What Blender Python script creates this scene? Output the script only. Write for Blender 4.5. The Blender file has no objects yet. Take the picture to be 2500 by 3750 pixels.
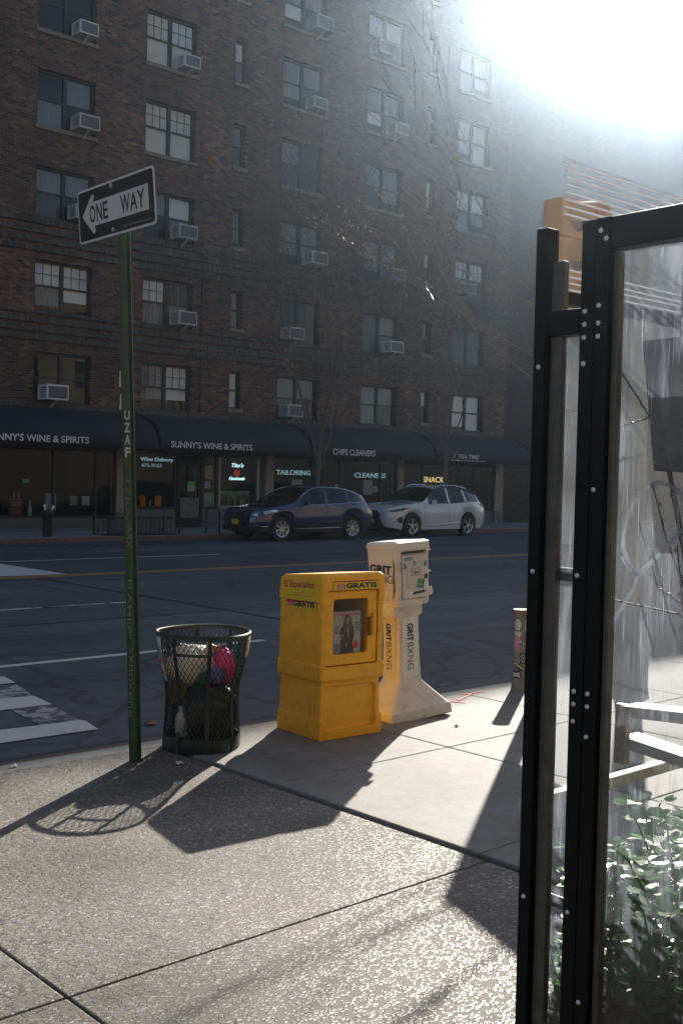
import bpy, bmesh, math, random
from mathutils import Vector, Matrix, noise
C = bpy.context.scene.collection
SC = bpy.context.scene
R = math.radians; PI = math.pi
rnd = random.Random(7)

# ------------------------------------------------------------------ camera
cam = bpy.data.cameras.new('camera'); camo = bpy.data.objects.new('camera', cam); C.objects.link(camo)
cam.sensor_fit = 'VERTICAL'; cam.sensor_height = 36; cam.lens = 39.325
cam.clip_start = .05; cam.clip_end = 2000
r_, u_, f_ = Vector((.7398,-.6724,.0230)), Vector((.0025,.0369,.9993)), Vector((.6728,.7392,-.0290))
camo.matrix_world = Matrix(((r_.x,u_.x,-f_.x,0),(r_.y,u_.y,-f_.y,0),(r_.z,u_.z,-f_.z,1.65),(0,0,0,1)))
SC.camera = camo
# ------------------------------------------------------------------ light
SUN_AZ, SUN_EL = 56.5, 25.6          # azimuth from +Y towards +X
w = bpy.data.worlds.new('World'); SC.world = w; w.use_nodes = True
nt = w.node_tree
sky = nt.nodes.new('ShaderNodeTexSky'); sky.sky_type = 'NISHITA'; sky.sun_disc = False
sky.sun_elevation = R(SUN_EL); sky.sun_rotation = R(SUN_AZ); sky.air_density = 1.0; sky.dust_density = 1.2; sky.ozone_density = 1.0
nt.links.new(sky.outputs[0], nt.nodes['Background'].inputs[0]); nt.nodes['Background'].inputs[1].default_value = .066
sd = Vector((math.sin(R(SUN_AZ))*math.cos(R(SUN_EL)), math.cos(R(SUN_AZ))*math.cos(R(SUN_EL)), math.sin(R(SUN_EL))))
sl = bpy.data.lights.new('sun', 'SUN'); sl.energy = 4.6; sl.angle = R(.5); sl.color = (1, .93, .82)
so = bpy.data.objects.new('sun', sl); C.objects.link(so); so.rotation_euler = sd.to_track_quat('Z', 'Y').to_euler(); so.location = sd*60
SC.view_settings.view_transform = 'Standard'; SC.view_settings.look = 'None'
SC.view_settings.exposure = 1.17; SC.view_settings.gamma = 1
SC.render.engine = 'CYCLES'
cy = SC.cycles
cy.use_denoising = True; cy.max_bounces = 7; cy.diffuse_bounces = 4; cy.glossy_bounces = 4; cy.transparent_max_bounces = 24
cy.volume_bounces = 0; cy.caustics_reflective = False; cy.caustics_refractive = False; cy.sample_clamp_indirect = 4

# ------------------------------------------------------------------ materials
def mat(name, col=(.5,.5,.5), rough=.6, metal=0, var=0, vscale=8, bump=0, bscale=60, spec=.5, emit=None, estr=1, dirt=None, dscale=3, damt=.5, coat=0):
    m = bpy.data.materials.new(name); m.use_nodes = True
    t = m.node_tree; b = t.nodes['Principled BSDF']
    b.inputs['Base Color'].default_value = (*col, 1); b.inputs['Roughness'].default_value = rough
    b.inputs['Metallic'].default_value = metal; b.inputs['Specular IOR Level'].default_value = spec
    if coat: b.inputs['Coat Weight'].default_value = coat; b.inputs['Coat Roughness'].default_value = .03
    tc = t.nodes.new('ShaderNodeTexCoord')
    c = None
    if var:
        n = t.nodes.new('ShaderNodeTexNoise'); n.inputs['Scale'].default_value = vscale; n.inputs['Detail'].default_value = 6
        t.links.new(tc.outputs['Object'], n.inputs['Vector'])
        r = t.nodes.new('ShaderNodeMapRange'); r.inputs[1].default_value = .25; r.inputs[2].default_value = .75
        r.inputs[3].default_value = 1-var; r.inputs[4].default_value = 1+var
        t.links.new(n.outputs['Fac'], r.inputs[0])
        x = t.nodes.new('ShaderNodeMix'); x.data_type = 'RGBA'; x.blend_type = 'MULTIPLY'; x.inputs[0].default_value = 1
        x.inputs[6].default_value = (*col, 1); t.links.new(r.outputs[0], x.inputs[7]); c = x.outputs[2]
    if dirt:
        n = t.nodes.new('ShaderNodeTexNoise'); n.inputs['Scale'].default_value = dscale; n.inputs['Detail'].default_value = 9; n.inputs['Roughness'].default_value = .7
        t.links.new(tc.outputs['Object'], n.inputs['Vector'])
        r = t.nodes.new('ShaderNodeMapRange'); r.inputs[1].default_value = .5; r.inputs[2].default_value = .72; r.inputs[4].default_value = damt
        t.links.new(n.outputs['Fac'], r.inputs[0])
        x = t.nodes.new('ShaderNodeMix'); x.data_type = 'RGBA'; t.links.new(r.outputs[0], x.inputs[0])
        if c: t.links.new(c, x.inputs[6])
        else: x.inputs[6].default_value = (*col, 1)
        x.inputs[7].default_value = (*dirt, 1); c = x.outputs[2]
    if c: t.links.new(c, b.inputs['Base Color'])
    if bump:
        n = t.nodes.new('ShaderNodeTexNoise'); n.inputs['Scale'].default_value = bscale; n.inputs['Detail'].default_value = 5
        t.links.new(tc.outputs['Object'], n.inputs['Vector'])
        p = t.nodes.new('ShaderNodeBump'); p.inputs['Strength'].default_value = bump; p.inputs['Distance'].default_value = .01
        t.links.new(n.outputs['Fac'], p.inputs['Height']); t.links.new(p.outputs[0], b.inputs['Normal'])
    if emit: b.inputs['Emission Color'].default_value = (*emit, 1); b.inputs['Emission Strength'].default_value = estr
    return m

def nodes(name):
    m = bpy.data.materials.new(name); m.use_nodes = True
    t = m.node_tree; return m, t, t.nodes['Principled BSDF'], (lambda k: t.nodes.new('ShaderNode'+k)), t.links.new

def ramp(N, stops):
    r = N('ValToRGB'); e = r.color_ramp.elements
    while len(e) < len(stops): e.new(.5)
    for k, (p, c) in zip(e, stops): k.position = p; k.color = (*c, 1)
    return r

def brick_mat(name, bw, bh, cols, mortar, soldier=False):
    m, t, b, N, L = nodes(name)
    tc = N('TexCoord'); s = N('SeparateXYZ'); cb = N('CombineXYZ'); L(tc.outputs['Object'], s.inputs[0])
    a = N('Math'); a.operation = 'ADD'; L(s.outputs['X'], a.inputs[0]); L(s.outputs['Y'], a.inputs[1])
    L(a.outputs[0], cb.inputs[0]); L(s.outputs['Z'], cb.inputs[1])
    k = N('TexBrick'); k.inputs['Scale'].default_value = 1; k.inputs['Mortar Size'].default_value = .007; k.inputs['Mortar Smooth'].default_value = .1
    k.inputs['Brick Width'].default_value = bw; k.inputs['Row Height'].default_value = bh; k.offset = 0 if soldier else .5
    k.inputs['Color1'].default_value = (0,0,0,1); k.inputs['Color2'].default_value = (1,1,1,1); k.inputs['Mortar'].default_value = (.5,.5,.5,1)
    L(cb.outputs[0], k.inputs['Vector'])
    rp = ramp(N, cols); rp.color_ramp.interpolation = 'LINEAR'; L(k.outputs['Color'], rp.inputs[0])
    n = N('TexNoise'); n.inputs['Scale'].default_value = .45; n.inputs['Detail'].default_value = 7; L(tc.outputs['Object'], n.inputs['Vector'])
    mr = N('MapRange'); mr.inputs[1].default_value = .3; mr.inputs[2].default_value = .7; mr.inputs[3].default_value = .62; mr.inputs[4].default_value = 1.3; L(n.outputs[0], mr.inputs[0])
    n2 = N('TexNoise'); n2.inputs['Scale'].default_value = 9; n2.inputs['Detail'].default_value = 4; L(tc.outputs['Object'], n2.inputs['Vector'])
    mr2 = N('MapRange'); mr2.inputs[3].default_value = .6; mr2.inputs[4].default_value = 1.4; L(n2.outputs[0], mr2.inputs[0])
    mm0 = N('Math'); mm0.operation = 'MULTIPLY'; L(mr.outputs[0], mm0.inputs[0]); L(mr2.outputs[0], mm0.inputs[1])
    mps = N('Mapping'); mps.inputs['Scale'].default_value = (1.6,1.6,.13); L(tc.outputs['Object'], mps.inputs[0])
    n4 = N('TexNoise'); n4.inputs['Scale'].default_value = 1; n4.inputs['Detail'].default_value = 8; n4.inputs['Roughness'].default_value = .65; L(mps.outputs[0], n4.inputs['Vector'])
    mr4 = N('MapRange'); mr4.inputs[1].default_value = .35; mr4.inputs[2].default_value = .68; mr4.inputs[3].default_value = .62; mr4.inputs[4].default_value = 1.28; L(n4.outputs[0], mr4.inputs[0])
    mm = N('Math'); mm.operation = 'MULTIPLY'; L(mm0.outputs[0], mm.inputs[0]); L(mr4.outputs[0], mm.inputs[1])
    x = N('Mix'); x.data_type = 'RGBA'; x.blend_type = 'MULTIPLY'; x.inputs[0].default_value = 1; L(rp.outputs[0], x.inputs[6]); L(mm.outputs[0], x.inputs[7])
    y = N('Mix'); y.data_type = 'RGBA'; L(k.outputs['Fac'], y.inputs[0]); L(x.outputs[2], y.inputs[6]); y.inputs[7].default_value = (*mortar, 1)
    L(y.outputs[2], b.inputs['Base Color']); b.inputs['Roughness'].default_value = .85
    bp = N('Bump'); bp.invert = True; bp.inputs['Strength'].default_value = .8; bp.inputs['Distance'].default_value = .01
    L(k.outputs['Fac'], bp.inputs['Height']); L(bp.outputs[0], b.inputs['Normal'])
    return m

BR = [(0,(.020,.012,.010)),(.3,(.090,.036,.021)),(.6,(.160,.062,.033)),(.85,(.125,.06,.037)),(1,(.22,.12,.068))]
m_brick = brick_mat('brown_brick', .21, .072, BR, (.115,.105,.09))
m_soldier = brick_mat('soldier_brick', .072, .2, [(0,(.03,.026,.022)),(.5,(.075,.058,.044)),(1,(.13,.105,.078))], (.1,.092,.08), True)
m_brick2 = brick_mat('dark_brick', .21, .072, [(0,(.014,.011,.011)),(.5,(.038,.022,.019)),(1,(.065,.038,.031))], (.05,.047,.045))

def m_asphalt_():
    m, t, b, N, L = nodes('asphalt'); tc = N('TexCoord')
    def noi(s, d, sx=1):
        n = N('TexNoise'); n.inputs['Scale'].default_value = s; n.inputs['Detail'].default_value = d
        mp = N('Mapping'); mp.inputs['Scale'].default_value = (sx,1,1); L(tc.outputs['Object'], mp.inputs[0]); L(mp.outputs[0], n.inputs['Vector']); return n
    a = noi(220, 3); c = noi(.5, 6, .12); d = noi(6, 8)
    r1 = ramp(N, [(.3,(.028,.032,.041)),(.5,(.056,.062,.077)),(.72,(.115,.123,.142))]); L(a.outputs[0], r1.inputs[0])
    mr = N('MapRange'); mr.inputs[1].default_value = .3; mr.inputs[2].default_value = .7; mr.inputs[3].default_value = .58; mr.inputs[4].default_value = 1.5; L(c.outputs[0], mr.inputs[0])
    md = N('MapRange'); md.inputs[1].default_value = .3; md.inputs[2].default_value = .7; md.inputs[3].default_value = .74; md.inputs[4].default_value = 1.28; L(d.outputs[0], md.inputs[0])
    mm = N('Math'); mm.operation = 'MULTIPLY'; L(mr.outputs[0], mm.inputs[0]); L(md.outputs[0], mm.inputs[1])
    x = N('Mix'); x.data_type = 'RGBA'; x.blend_type = 'MULTIPLY'; x.inputs[0].default_value = 1; L(r1.outputs[0], x.inputs[6]); L(mm.outputs[0], x.inputs[7])
    # hairline cracks
    v = N('TexVoronoi'); v.feature = 'DISTANCE_TO_EDGE'; v.inputs['Scale'].default_value = .55
    n3 = noi(2.5, 5); ad = N('Mix'); ad.data_type = 'RGBA'; ad.inputs[0].default_value = .25; L(tc.outputs['Object'], ad.inputs[6]); L(n3.outputs[1], ad.inputs[7]); L(ad.outputs[2], v.inputs['Vector'])
    cr = N('MapRange'); cr.inputs[1].default_value = .0; cr.inputs[2].default_value = .014; cr.inputs[3].default_value = .42; cr.inputs[4].default_value = 1; L(v.outputs['Distance'], cr.inputs[0])
    z = N('Mix'); z.data_type = 'RGBA'; z.blend_type = 'MULTIPLY'; z.inputs[0].default_value = 1; L(x.outputs[2], z.inputs[6]); L(cr.outputs[0], z.inputs[7])
    L(z.outputs[2], b.inputs['Base Color']); b.inputs['Roughness'].default_value = .78; b.inputs['Specular IOR Level'].default_value = .35
    bp = N('Bump'); bp.inputs['Strength'].default_value = .5; bp.inputs['Distance'].default_value = .004; L(a.outputs[0], bp.inputs['Height']); L(bp.outputs[0], b.inputs['Normal'])
    return m
m_asphalt = m_asphalt_()

def m_concrete_(name, base, stain):
    m, t, b, N, L = nodes(name); tc = N('TexCoord')
    def noi(s, d, r=.55):
        n = N('TexNoise'); n.inputs['Scale'].default_value = s; n.inputs['Detail'].default_value = d; n.inputs['Roughness'].default_value = r; L(tc.outputs['Object'], n.inputs['Vector']); return n
    a = noi(180, 4); c = noi(1.6, 8, .65); d = noi(14, 8)
    r1 = ramp(N, [(.25,tuple(k*.62 for k in base)),(.5,base),(.75,tuple(k*1.25 for k in base))]); L(a.outputs[0], r1.inputs[0])
    mr = N('MapRange'); mr.inputs[1].default_value = .35; mr.inputs[2].default_value = .7; L(c.outputs[0], mr.inputs[0])
    x = N('Mix'); x.data_type = 'RGBA'; x.blend_type = 'MULTIPLY'; L(mr.outputs[0], x.inputs[0]); L(r1.outputs[0], x.inputs[6]); x.inputs[7].default_value = (*stain, 1)
    md = N('MapRange'); md.inputs[1].default_value = .3; md.inputs[2].default_value = .7; md.inputs[3].default_value = .86; md.inputs[4].default_value = 1.12; L(d.outputs[0], md.inputs[0])
    y = N('Mix'); y.data_type = 'RGBA'; y.blend_type = 'MULTIPLY'; y.inputs[0].default_value = 1; L(x.outputs[2], y.inputs[6]); L(md.outputs[0], y.inputs[7])
    # gum spots
    v = N('TexVoronoi'); v.inputs['Scale'].default_value = 2.3; L(tc.outputs['Object'], v.inputs['Vector'])
    g = N('MapRange'); g.inputs[1].default_value = .04; g.inputs[2].default_value = .10; g.inputs[3].default_value = 1.25; g.inputs[4].default_value = 1; L(v.outputs['Distance'], g.inputs[0])
    z = N('Mix'); z.data_type = 'RGBA'; z.blend_type = 'MULTIPLY'; z.inputs[0].default_value = 1; L(y.outputs[2], z.inputs[6]); L(g.outputs[0], z.inputs[7])
    L(z.outputs[2], b.inputs['Base Color']); b.inputs['Roughness'].default_value = .72; b.inputs['Specular IOR Level'].default_value = .4
    bp = N('Bump'); bp.inputs['Strength'].default_value = .55; bp.inputs['Distance'].default_value = .003; L(a.outputs[0], bp.inputs['Height']); L(bp.outputs[0], b.inputs['Normal'])
    return m
m_concrete = m_concrete_('concrete', (.215,.21,.20), (.60,.585,.57))
m_conc_far = m_concrete_('far_concrete', (.23,.225,.22), (.7,.7,.7))

def m_aggregate_():
    m, t, b, N, L = nodes('exposed_aggregate'); tc = N('TexCoord')
    mp = N('Mapping'); mp.inputs['Scale'].default_value = (1,1.25,1); mp.inputs['Rotation'].default_value = (0,0,.8); L(tc.outputs['Object'], mp.inputs[0])
    wn = N('TexNoise'); wn.inputs['Scale'].default_value = 40; wn.inputs['Detail'].default_value = 3; L(mp.outputs[0], wn.inputs['Vector'])
    ad = N('Mix'); ad.data_type = 'RGBA'; ad.inputs[0].default_value = .012; L(mp.outputs[0], ad.inputs[6]); L(wn.outputs[1], ad.inputs[7])
    v = N('TexVoronoi'); v.inputs['Scale'].default_value = 64; L(ad.outputs[2], v.inputs['Vector'])
    e = N('TexVoronoi'); e.feature = 'DISTANCE_TO_EDGE'; e.inputs['Scale'].default_value = 64; L(ad.outputs[2], e.inputs['Vector'])
    sep = N('SeparateColor'); L(v.outputs['Color'], sep.inputs[0])
    rp = ramp(N, [(0,(.05,.05,.058)),(.2,(.125,.12,.12)),(.42,(.20,.17,.135)),(.58,(.185,.19,.20)),(.8,(.25,.245,.24)),(1,(.38,.375,.37))]); L(sep.outputs[0], rp.inputs[0])
    # stones only where the second random is high: the rest is matrix
    st = N('MapRange'); st.inputs[1].default_value = .035; st.inputs[2].default_value = .11; L(e.outputs['Distance'], st.inputs[0])
    th = N('Math'); th.operation = 'GREATER_THAN'; th.inputs[1].default_value = .38; L(sep.outputs[1], th.inputs[0])
    ms = N('Math'); ms.operation = 'MULTIPLY'; L(st.outputs[0], ms.inputs[0]); L(th.outputs[0], ms.inputs[1])
    fn = N('TexNoise'); fn.inputs['Scale'].default_value = 260; fn.inputs['Detail'].default_value = 4; L(tc.outputs['Object'], fn.inputs['Vector'])
    rm = ramp(N, [(.3,(.085,.077,.066)),(.5,(.165,.149,.125)),(.7,(.245,.222,.187))]); L(fn.outputs[0], rm.inputs[0])
    x = N('Mix'); x.data_type = 'RGBA'; L(ms.outputs[0], x.inputs[0]); L(rm.outputs[0], x.inputs[6]); L(rp.outputs[0], x.inputs[7])
    bn = N('TexNoise'); bn.inputs['Scale'].default_value = 1.3; bn.inputs['Detail'].default_value = 6; L(tc.outputs['Object'], bn.inputs['Vector'])
    br = N('MapRange'); br.inputs[1].default_value = .3; br.inputs[2].default_value = .7; br.inputs[3].default_value = .56; br.inputs[4].default_value = 1.2; L(bn.outputs[0], br.inputs[0])
    y = N('Mix'); y.data_type = 'RGBA'; y.blend_type = 'MULTIPLY'; y.inputs[0].default_value = 1; L(x.outputs[2], y.inputs[6]); L(br.outputs[0], y.inputs[7])
    L(y.outputs[2], b.inputs['Base Color'])
    rr = N('MapRange'); rr.inputs[3].default_value = .75; rr.inputs[4].default_value = .5; b.inputs['Specular IOR Level'].default_value = .30; L(ms.outputs[0], rr.inputs[0]); L(rr.outputs[0], b.inputs['Roughness'])
    # each stone a tilted flat top
    tl = N('Math'); tl.operation = 'MULTIPLY_ADD'; tl.inputs[1].default_value = .35; L(sep.outputs[2], tl.inputs[0]); L(st.outputs[0], tl.inputs[2])
    hh = N('Math'); hh.operation = 'MULTIPLY'; L(tl.outputs[0], hh.inputs[0]); L(th.outputs[0], hh.inputs[1])
    h2 = N('Math'); h2.operation = 'MULTIPLY_ADD'; h2.inputs[1].default_value = .25; L(fn.outputs[0], h2.inputs[0]); L(hh.outputs[0], h2.inputs[2])
    bp = N('Bump'); bp.inputs['Strength'].default_value = .9; bp.inputs['Distance'].default_value = .0055; L(h2.outputs[0], bp.inputs['Height']); L(bp.outputs[0], b.inputs['Normal'])
    return m
m_agg = m_aggregate_()

def paint_mat(name, col, wear, scale=5):
    """worn road paint: holes show a darker road tone"""
    m, t, b, N, L = nodes(name); tc = N('TexCoord')
    n = N('TexNoise'); n.inputs['Scale'].default_value = scale; n.inputs['Detail'].default_value = 10; n.inputs['Roughness'].default_value = .72; L(tc.outputs['Object'], n.inputs['Vector'])
    r = N('MapRange'); r.inputs[1].default_value = wear; r.inputs[2].default_value = wear+.06; L(n.outputs[0], r.inputs[0])
    n2 = N('TexNoise'); n2.inputs['Scale'].default_value = 60; n2.inputs['Detail'].default_value = 5; L(tc.outputs['Object'], n2.inputs['Vector'])
    r2 = N('MapRange'); r2.inputs[3].default_value = .7; r2.inputs[4].default_value = 1.2; L(n2.outputs[0], r2.inputs[0])
    c = N('Mix'); c.data_type = 'RGBA'; c.blend_type = 'MULTIPLY'; c.inputs[0].default_value = 1; c.inputs[6].default_value = (*col, 1); L(r2.outputs[0], c.inputs[7])
    x = N('Mix'); x.data_type = 'RGBA'; L(r.outputs[0], x.inputs[0]); x.inputs[6].default_value = (.06,.062,.07,1); L(c.outputs[2], x.inputs[7])
    L(x.outputs[2], b.inputs['Base Color']); b.inputs['Roughness'].default_value = .7
    return m
m_pwhite = paint_mat('white_road_paint', (.55,.55,.55), .30)
m_pworn = paint_mat('worn_road_paint', (.36,.36,.35), .47, 7)
m_pyellow = paint_mat('yellow_road_paint', (.50,.27,.05), .30)

def glass_mat(name, refl=.9, tint=(1,1,1), rough=.02, veil=0, streak=0):
    m, t, b, N, L = nodes(name); t.nodes.remove(b); out = t.nodes['Material Output']
    tr = N('BsdfTransparent'); tr.inputs[0].default_value = (*tint, 1); gl = N('BsdfGlossy'); gl.inputs['Roughness'].default_value = rough
    if streak > .2:
        bt = N('TexCoord'); bm_ = N('Mapping'); bm_.inputs['Scale'].default_value = (1,1,.35); L(bt.outputs['Object'], bm_.inputs[0]); bn_ = N('TexNoise'); bn_.inputs['Scale'].default_value = 18; bn_.inputs['Detail'].default_value = 6; L(bm_.outputs[0], bn_.inputs['Vector'])
        bp_ = N('Bump'); bp_.inputs['Strength'].default_value = .7; bp_.inputs['Distance'].default_value = .012; L(bn_.outputs[0], bp_.inputs['Height']); L(bp_.outputs[0], gl.inputs['Normal'])
    fr = N('Fresnel'); ge = N('NewGeometry'); io = N('MapRange'); io.inputs[3].default_value = 1.5; io.inputs[4].default_value = 1/1.5; L(ge.outputs['Backfacing'], io.inputs[0]); L(io.outputs[0], fr.inputs[0]); mu = N('Math'); mu.operation = 'MULTIPLY'; mu.inputs[1].default_value = refl; L(fr.outputs[0], mu.inputs[0])
    mx = N('MixShader'); L(mu.outputs[0], mx.inputs[0]); L(tr.outputs[0], mx.inputs[1]); L(gl.outputs[0], mx.inputs[2]); o = mx.outputs[0]
    if veil:
        tc = N('TexCoord')
        mp = N('Mapping'); mp.inputs['Scale'].default_value = (1,1,.12); L(tc.outputs['Object'], mp.inputs[0])
        n = N('TexNoise'); n.inputs['Scale'].default_value = 26; n.inputs['Detail'].default_value = 9; n.inputs['Roughness'].default_value = .75; L(mp.outputs[0], n.inputs['Vector'])
        n2 = N('TexNoise'); n2.inputs['Scale'].default_value = 5; n2.inputs['Detail'].default_value = 8; n2.inputs['Roughness'].default_value = .7; L(tc.outputs['Object'], n2.inputs['Vector'])
        n3 = N('TexNoise'); n3.inputs['Scale'].default_value = 190; n3.inputs['Detail'].default_value = 3
        mp3 = N('Mapping'); mp3.inputs['Scale'].default_value = (1,1,.03); L(tc.outputs['Object'], mp3.inputs[0]); L(mp3.outputs[0], n3.inputs['Vector'])
        a = N('MapRange'); a.inputs[1].default_value = .5; a.inputs[2].default_value = .82; a.inputs[4].default_value = streak; L(n.outputs[0], a.inputs[0])
        c = N('MapRange'); c.inputs[1].default_value = .3; c.inputs[2].default_value = .72; c.inputs[3].default_value = veil*.2; c.inputs[4].default_value = veil*1.7; L(n2.outputs[0], c.inputs[0])
        s3 = N('MapRange'); s3.inputs[1].default_value = .62; s3.inputs[2].default_value = .70; s3.inputs[4].default_value = streak*.8; L(n3.outputs[0], s3.inputs[0])
        ad = N('Math'); ad.operation = 'ADD'; L(a.outputs[0], ad.inputs[0]); L(c.outputs[0], ad.inputs[1])
        ad2 = N('Math'); ad2.operation = 'ADD'; ad2.use_clamp = True; L(ad.outputs[0], ad2.inputs[0]); L(s3.outputs[0], ad2.inputs[1])
        ts = N('BsdfTranslucent'); ts.inputs[0].default_value = (.66,.73,.86,1); df = N('BsdfDiffuse'); df.inputs[0].default_value = (.6,.6,.6,1)
        td = N('MixShader'); td.inputs[0].default_value = .35; L(ts.outputs[0], td.inputs[1]); L(df.outputs[0], td.inputs[2])
        m2 = N('MixShader'); L(ad2.outputs[0], m2.inputs[0]); L(o, m2.inputs[1]); L(td.outputs[0], m2.inputs[2]); o = m2.outputs[0]
    L(o, out.inputs['Surface'])
    return m
m_pane = glass_mat('window_glass', 1.3, (.9,.92,.92))
m_shopglass = glass_mat('shop_glass', .55, (.8,.85,.85))
m_carglass = glass_mat('car_glass', 1.1, (.10,.12,.12))
m_plexi = glass_mat('scratched_plexiglass', .8, (.93,.94,.95), .08, .045, .34)
m_clear = glass_mat('clear_acrylic', .9, (.92,.92,.92), .05, .04, .04)

m_bronze = mat('dark_bronze_frame', (.018,.017,.016), .5)
m_sill = mat('tan_stone', (.20,.165,.125), .85, var=.2, vscale=6)
m_blindW = mat('cream_blind', (.72,.64,.52), .8, var=.08, vscale=3)
m_blindG = mat('grey_blind', (.22,.225,.235), .8, var=.1)
m_blindD = mat('dark_curtain', (.06,.062,.066), .9, var=.2)
m_blindB = mat('white_blind', (.74,.74,.73), .8)
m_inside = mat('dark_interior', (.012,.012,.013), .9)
m_acwhite = mat('air_conditioner_white', (.55,.55,.57), .5, var=.08)
m_acgrille = mat('air_conditioner_grille', (.10,.10,.105), .6)
m_navy = mat('navy_awning_canvas', (.009,.011,.021), .8, var=.3, vscale=1.5, bump=.2, bscale=3)
m_letter = mat('pale_lettering', (.62,.62,.61), .6)
m_black = mat('black_metal', (.004,.004,.0045), .5, spec=.18, var=.5, vscale=30)
m_blackm = mat('black_iron', (.012,.012,.013), .6)
m_alu = mat('dull_aluminium', (.085,.082,.072), .5, .3, var=.25, vscale=20)
m_rivet = mat('rivet_steel', (.62,.64,.68), .4, .6)
m_pole = mat('green_pole_paint', (.012,.048,.020), .42, var=.45, vscale=14, dirt=(.05,.03,.018), dscale=9, damt=.7, bump=.3, bscale=60)
m_bin = mat('green_bin_paint', (.010,.022,.016), .42, var=.4, vscale=12, dirt=(.07,.035,.02), dscale=14, damt=.6)
m_rim = mat('bin_rim_metal', (.035,.05,.043), .36, .2, var=.3, vscale=20)
m_yellow = mat('yellow_plastic', (.88,.425,.008), .46, var=.06, vscale=5, bump=.25, bscale=150, dirt=(.28,.13,.015), dscale=13, damt=.4)
m_ystick = mat('yellow_sticker', (.72,.50,.01), .4)
m_red = mat('red_print', (.50,.02,.05), .45)
m_inkblack = mat('black_print', (.012,.012,.012), .5)
m_whitep = mat('white_plastic', (.66,.63,.575), .45, var=.05, vscale=6, dirt=(.36,.30,.22), dscale=9, damt=.6, bump=.15, bscale=120)
m_white = mat('white_print', (.72,.72,.72), .5)
m_greyp = mat('grey_print', (.42,.41,.39), .5)
m_paper = mat('newsprint', (.42,.42,.40), .8, var=.15, vscale=60)
m_blueprint = mat('blue_print', (.10,.14,.38), .5)
m_bluetape = mat('blue_tape', (.12,.20,.30), .6)
m_bark = mat('grey_bark', (.085,.07,.055), .85, var=.3, vscale=18, bump=.5, bscale=40)
m_twig = mat('dark_twig_bark', (.15,.125,.10), .4, var=.3, vscale=30)
m_bud = mat('pale_bud', (.42,.38,.30), .5)
m_tyre = mat('tyre_rubber', (.012,.012,.013), .8)
m_rimal = mat('alloy_rim', (.55,.56,.58), .28, .9)
m_navycar = mat('navy_car_paint', (.004,.014,.07), .13, .1, coat=1)
m_whitecar = mat('white_car_paint', (.60,.61,.63), .22, coat=1)
m_trim = mat('black_car_trim', (.012,.012,.013), .5)
m_chrome = mat('chrome_trim', (.7,.7,.72), .15, 1)
m_lamp = mat('headlamp_lens', (.45,.47,.50), .12, .6, coat=1)
m_tail = mat('tail_lamp_red', (.35,.01,.015), .2, coat=1)
m_plate = mat('yellow_plate', (.62,.36,.03), .5)
m_amber = mat('amber_reflector', (.62,.22,.02), .3)
m_tan = mat('tan_pilaster', (.30,.25,.20), .8, var=.12, vscale=4)
m_stone = mat('grey_stone_base', (.14,.135,.13), .8, var=.2, vscale=5)
m_curb = mat('curb_concrete', (.27,.265,.25), .8, var=.25, vscale=9, bump=.5, bscale=50)
m_steel = mat('rusty_steel_edge', (.33,.15,.05), .6, var=.35, vscale=30)

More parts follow.
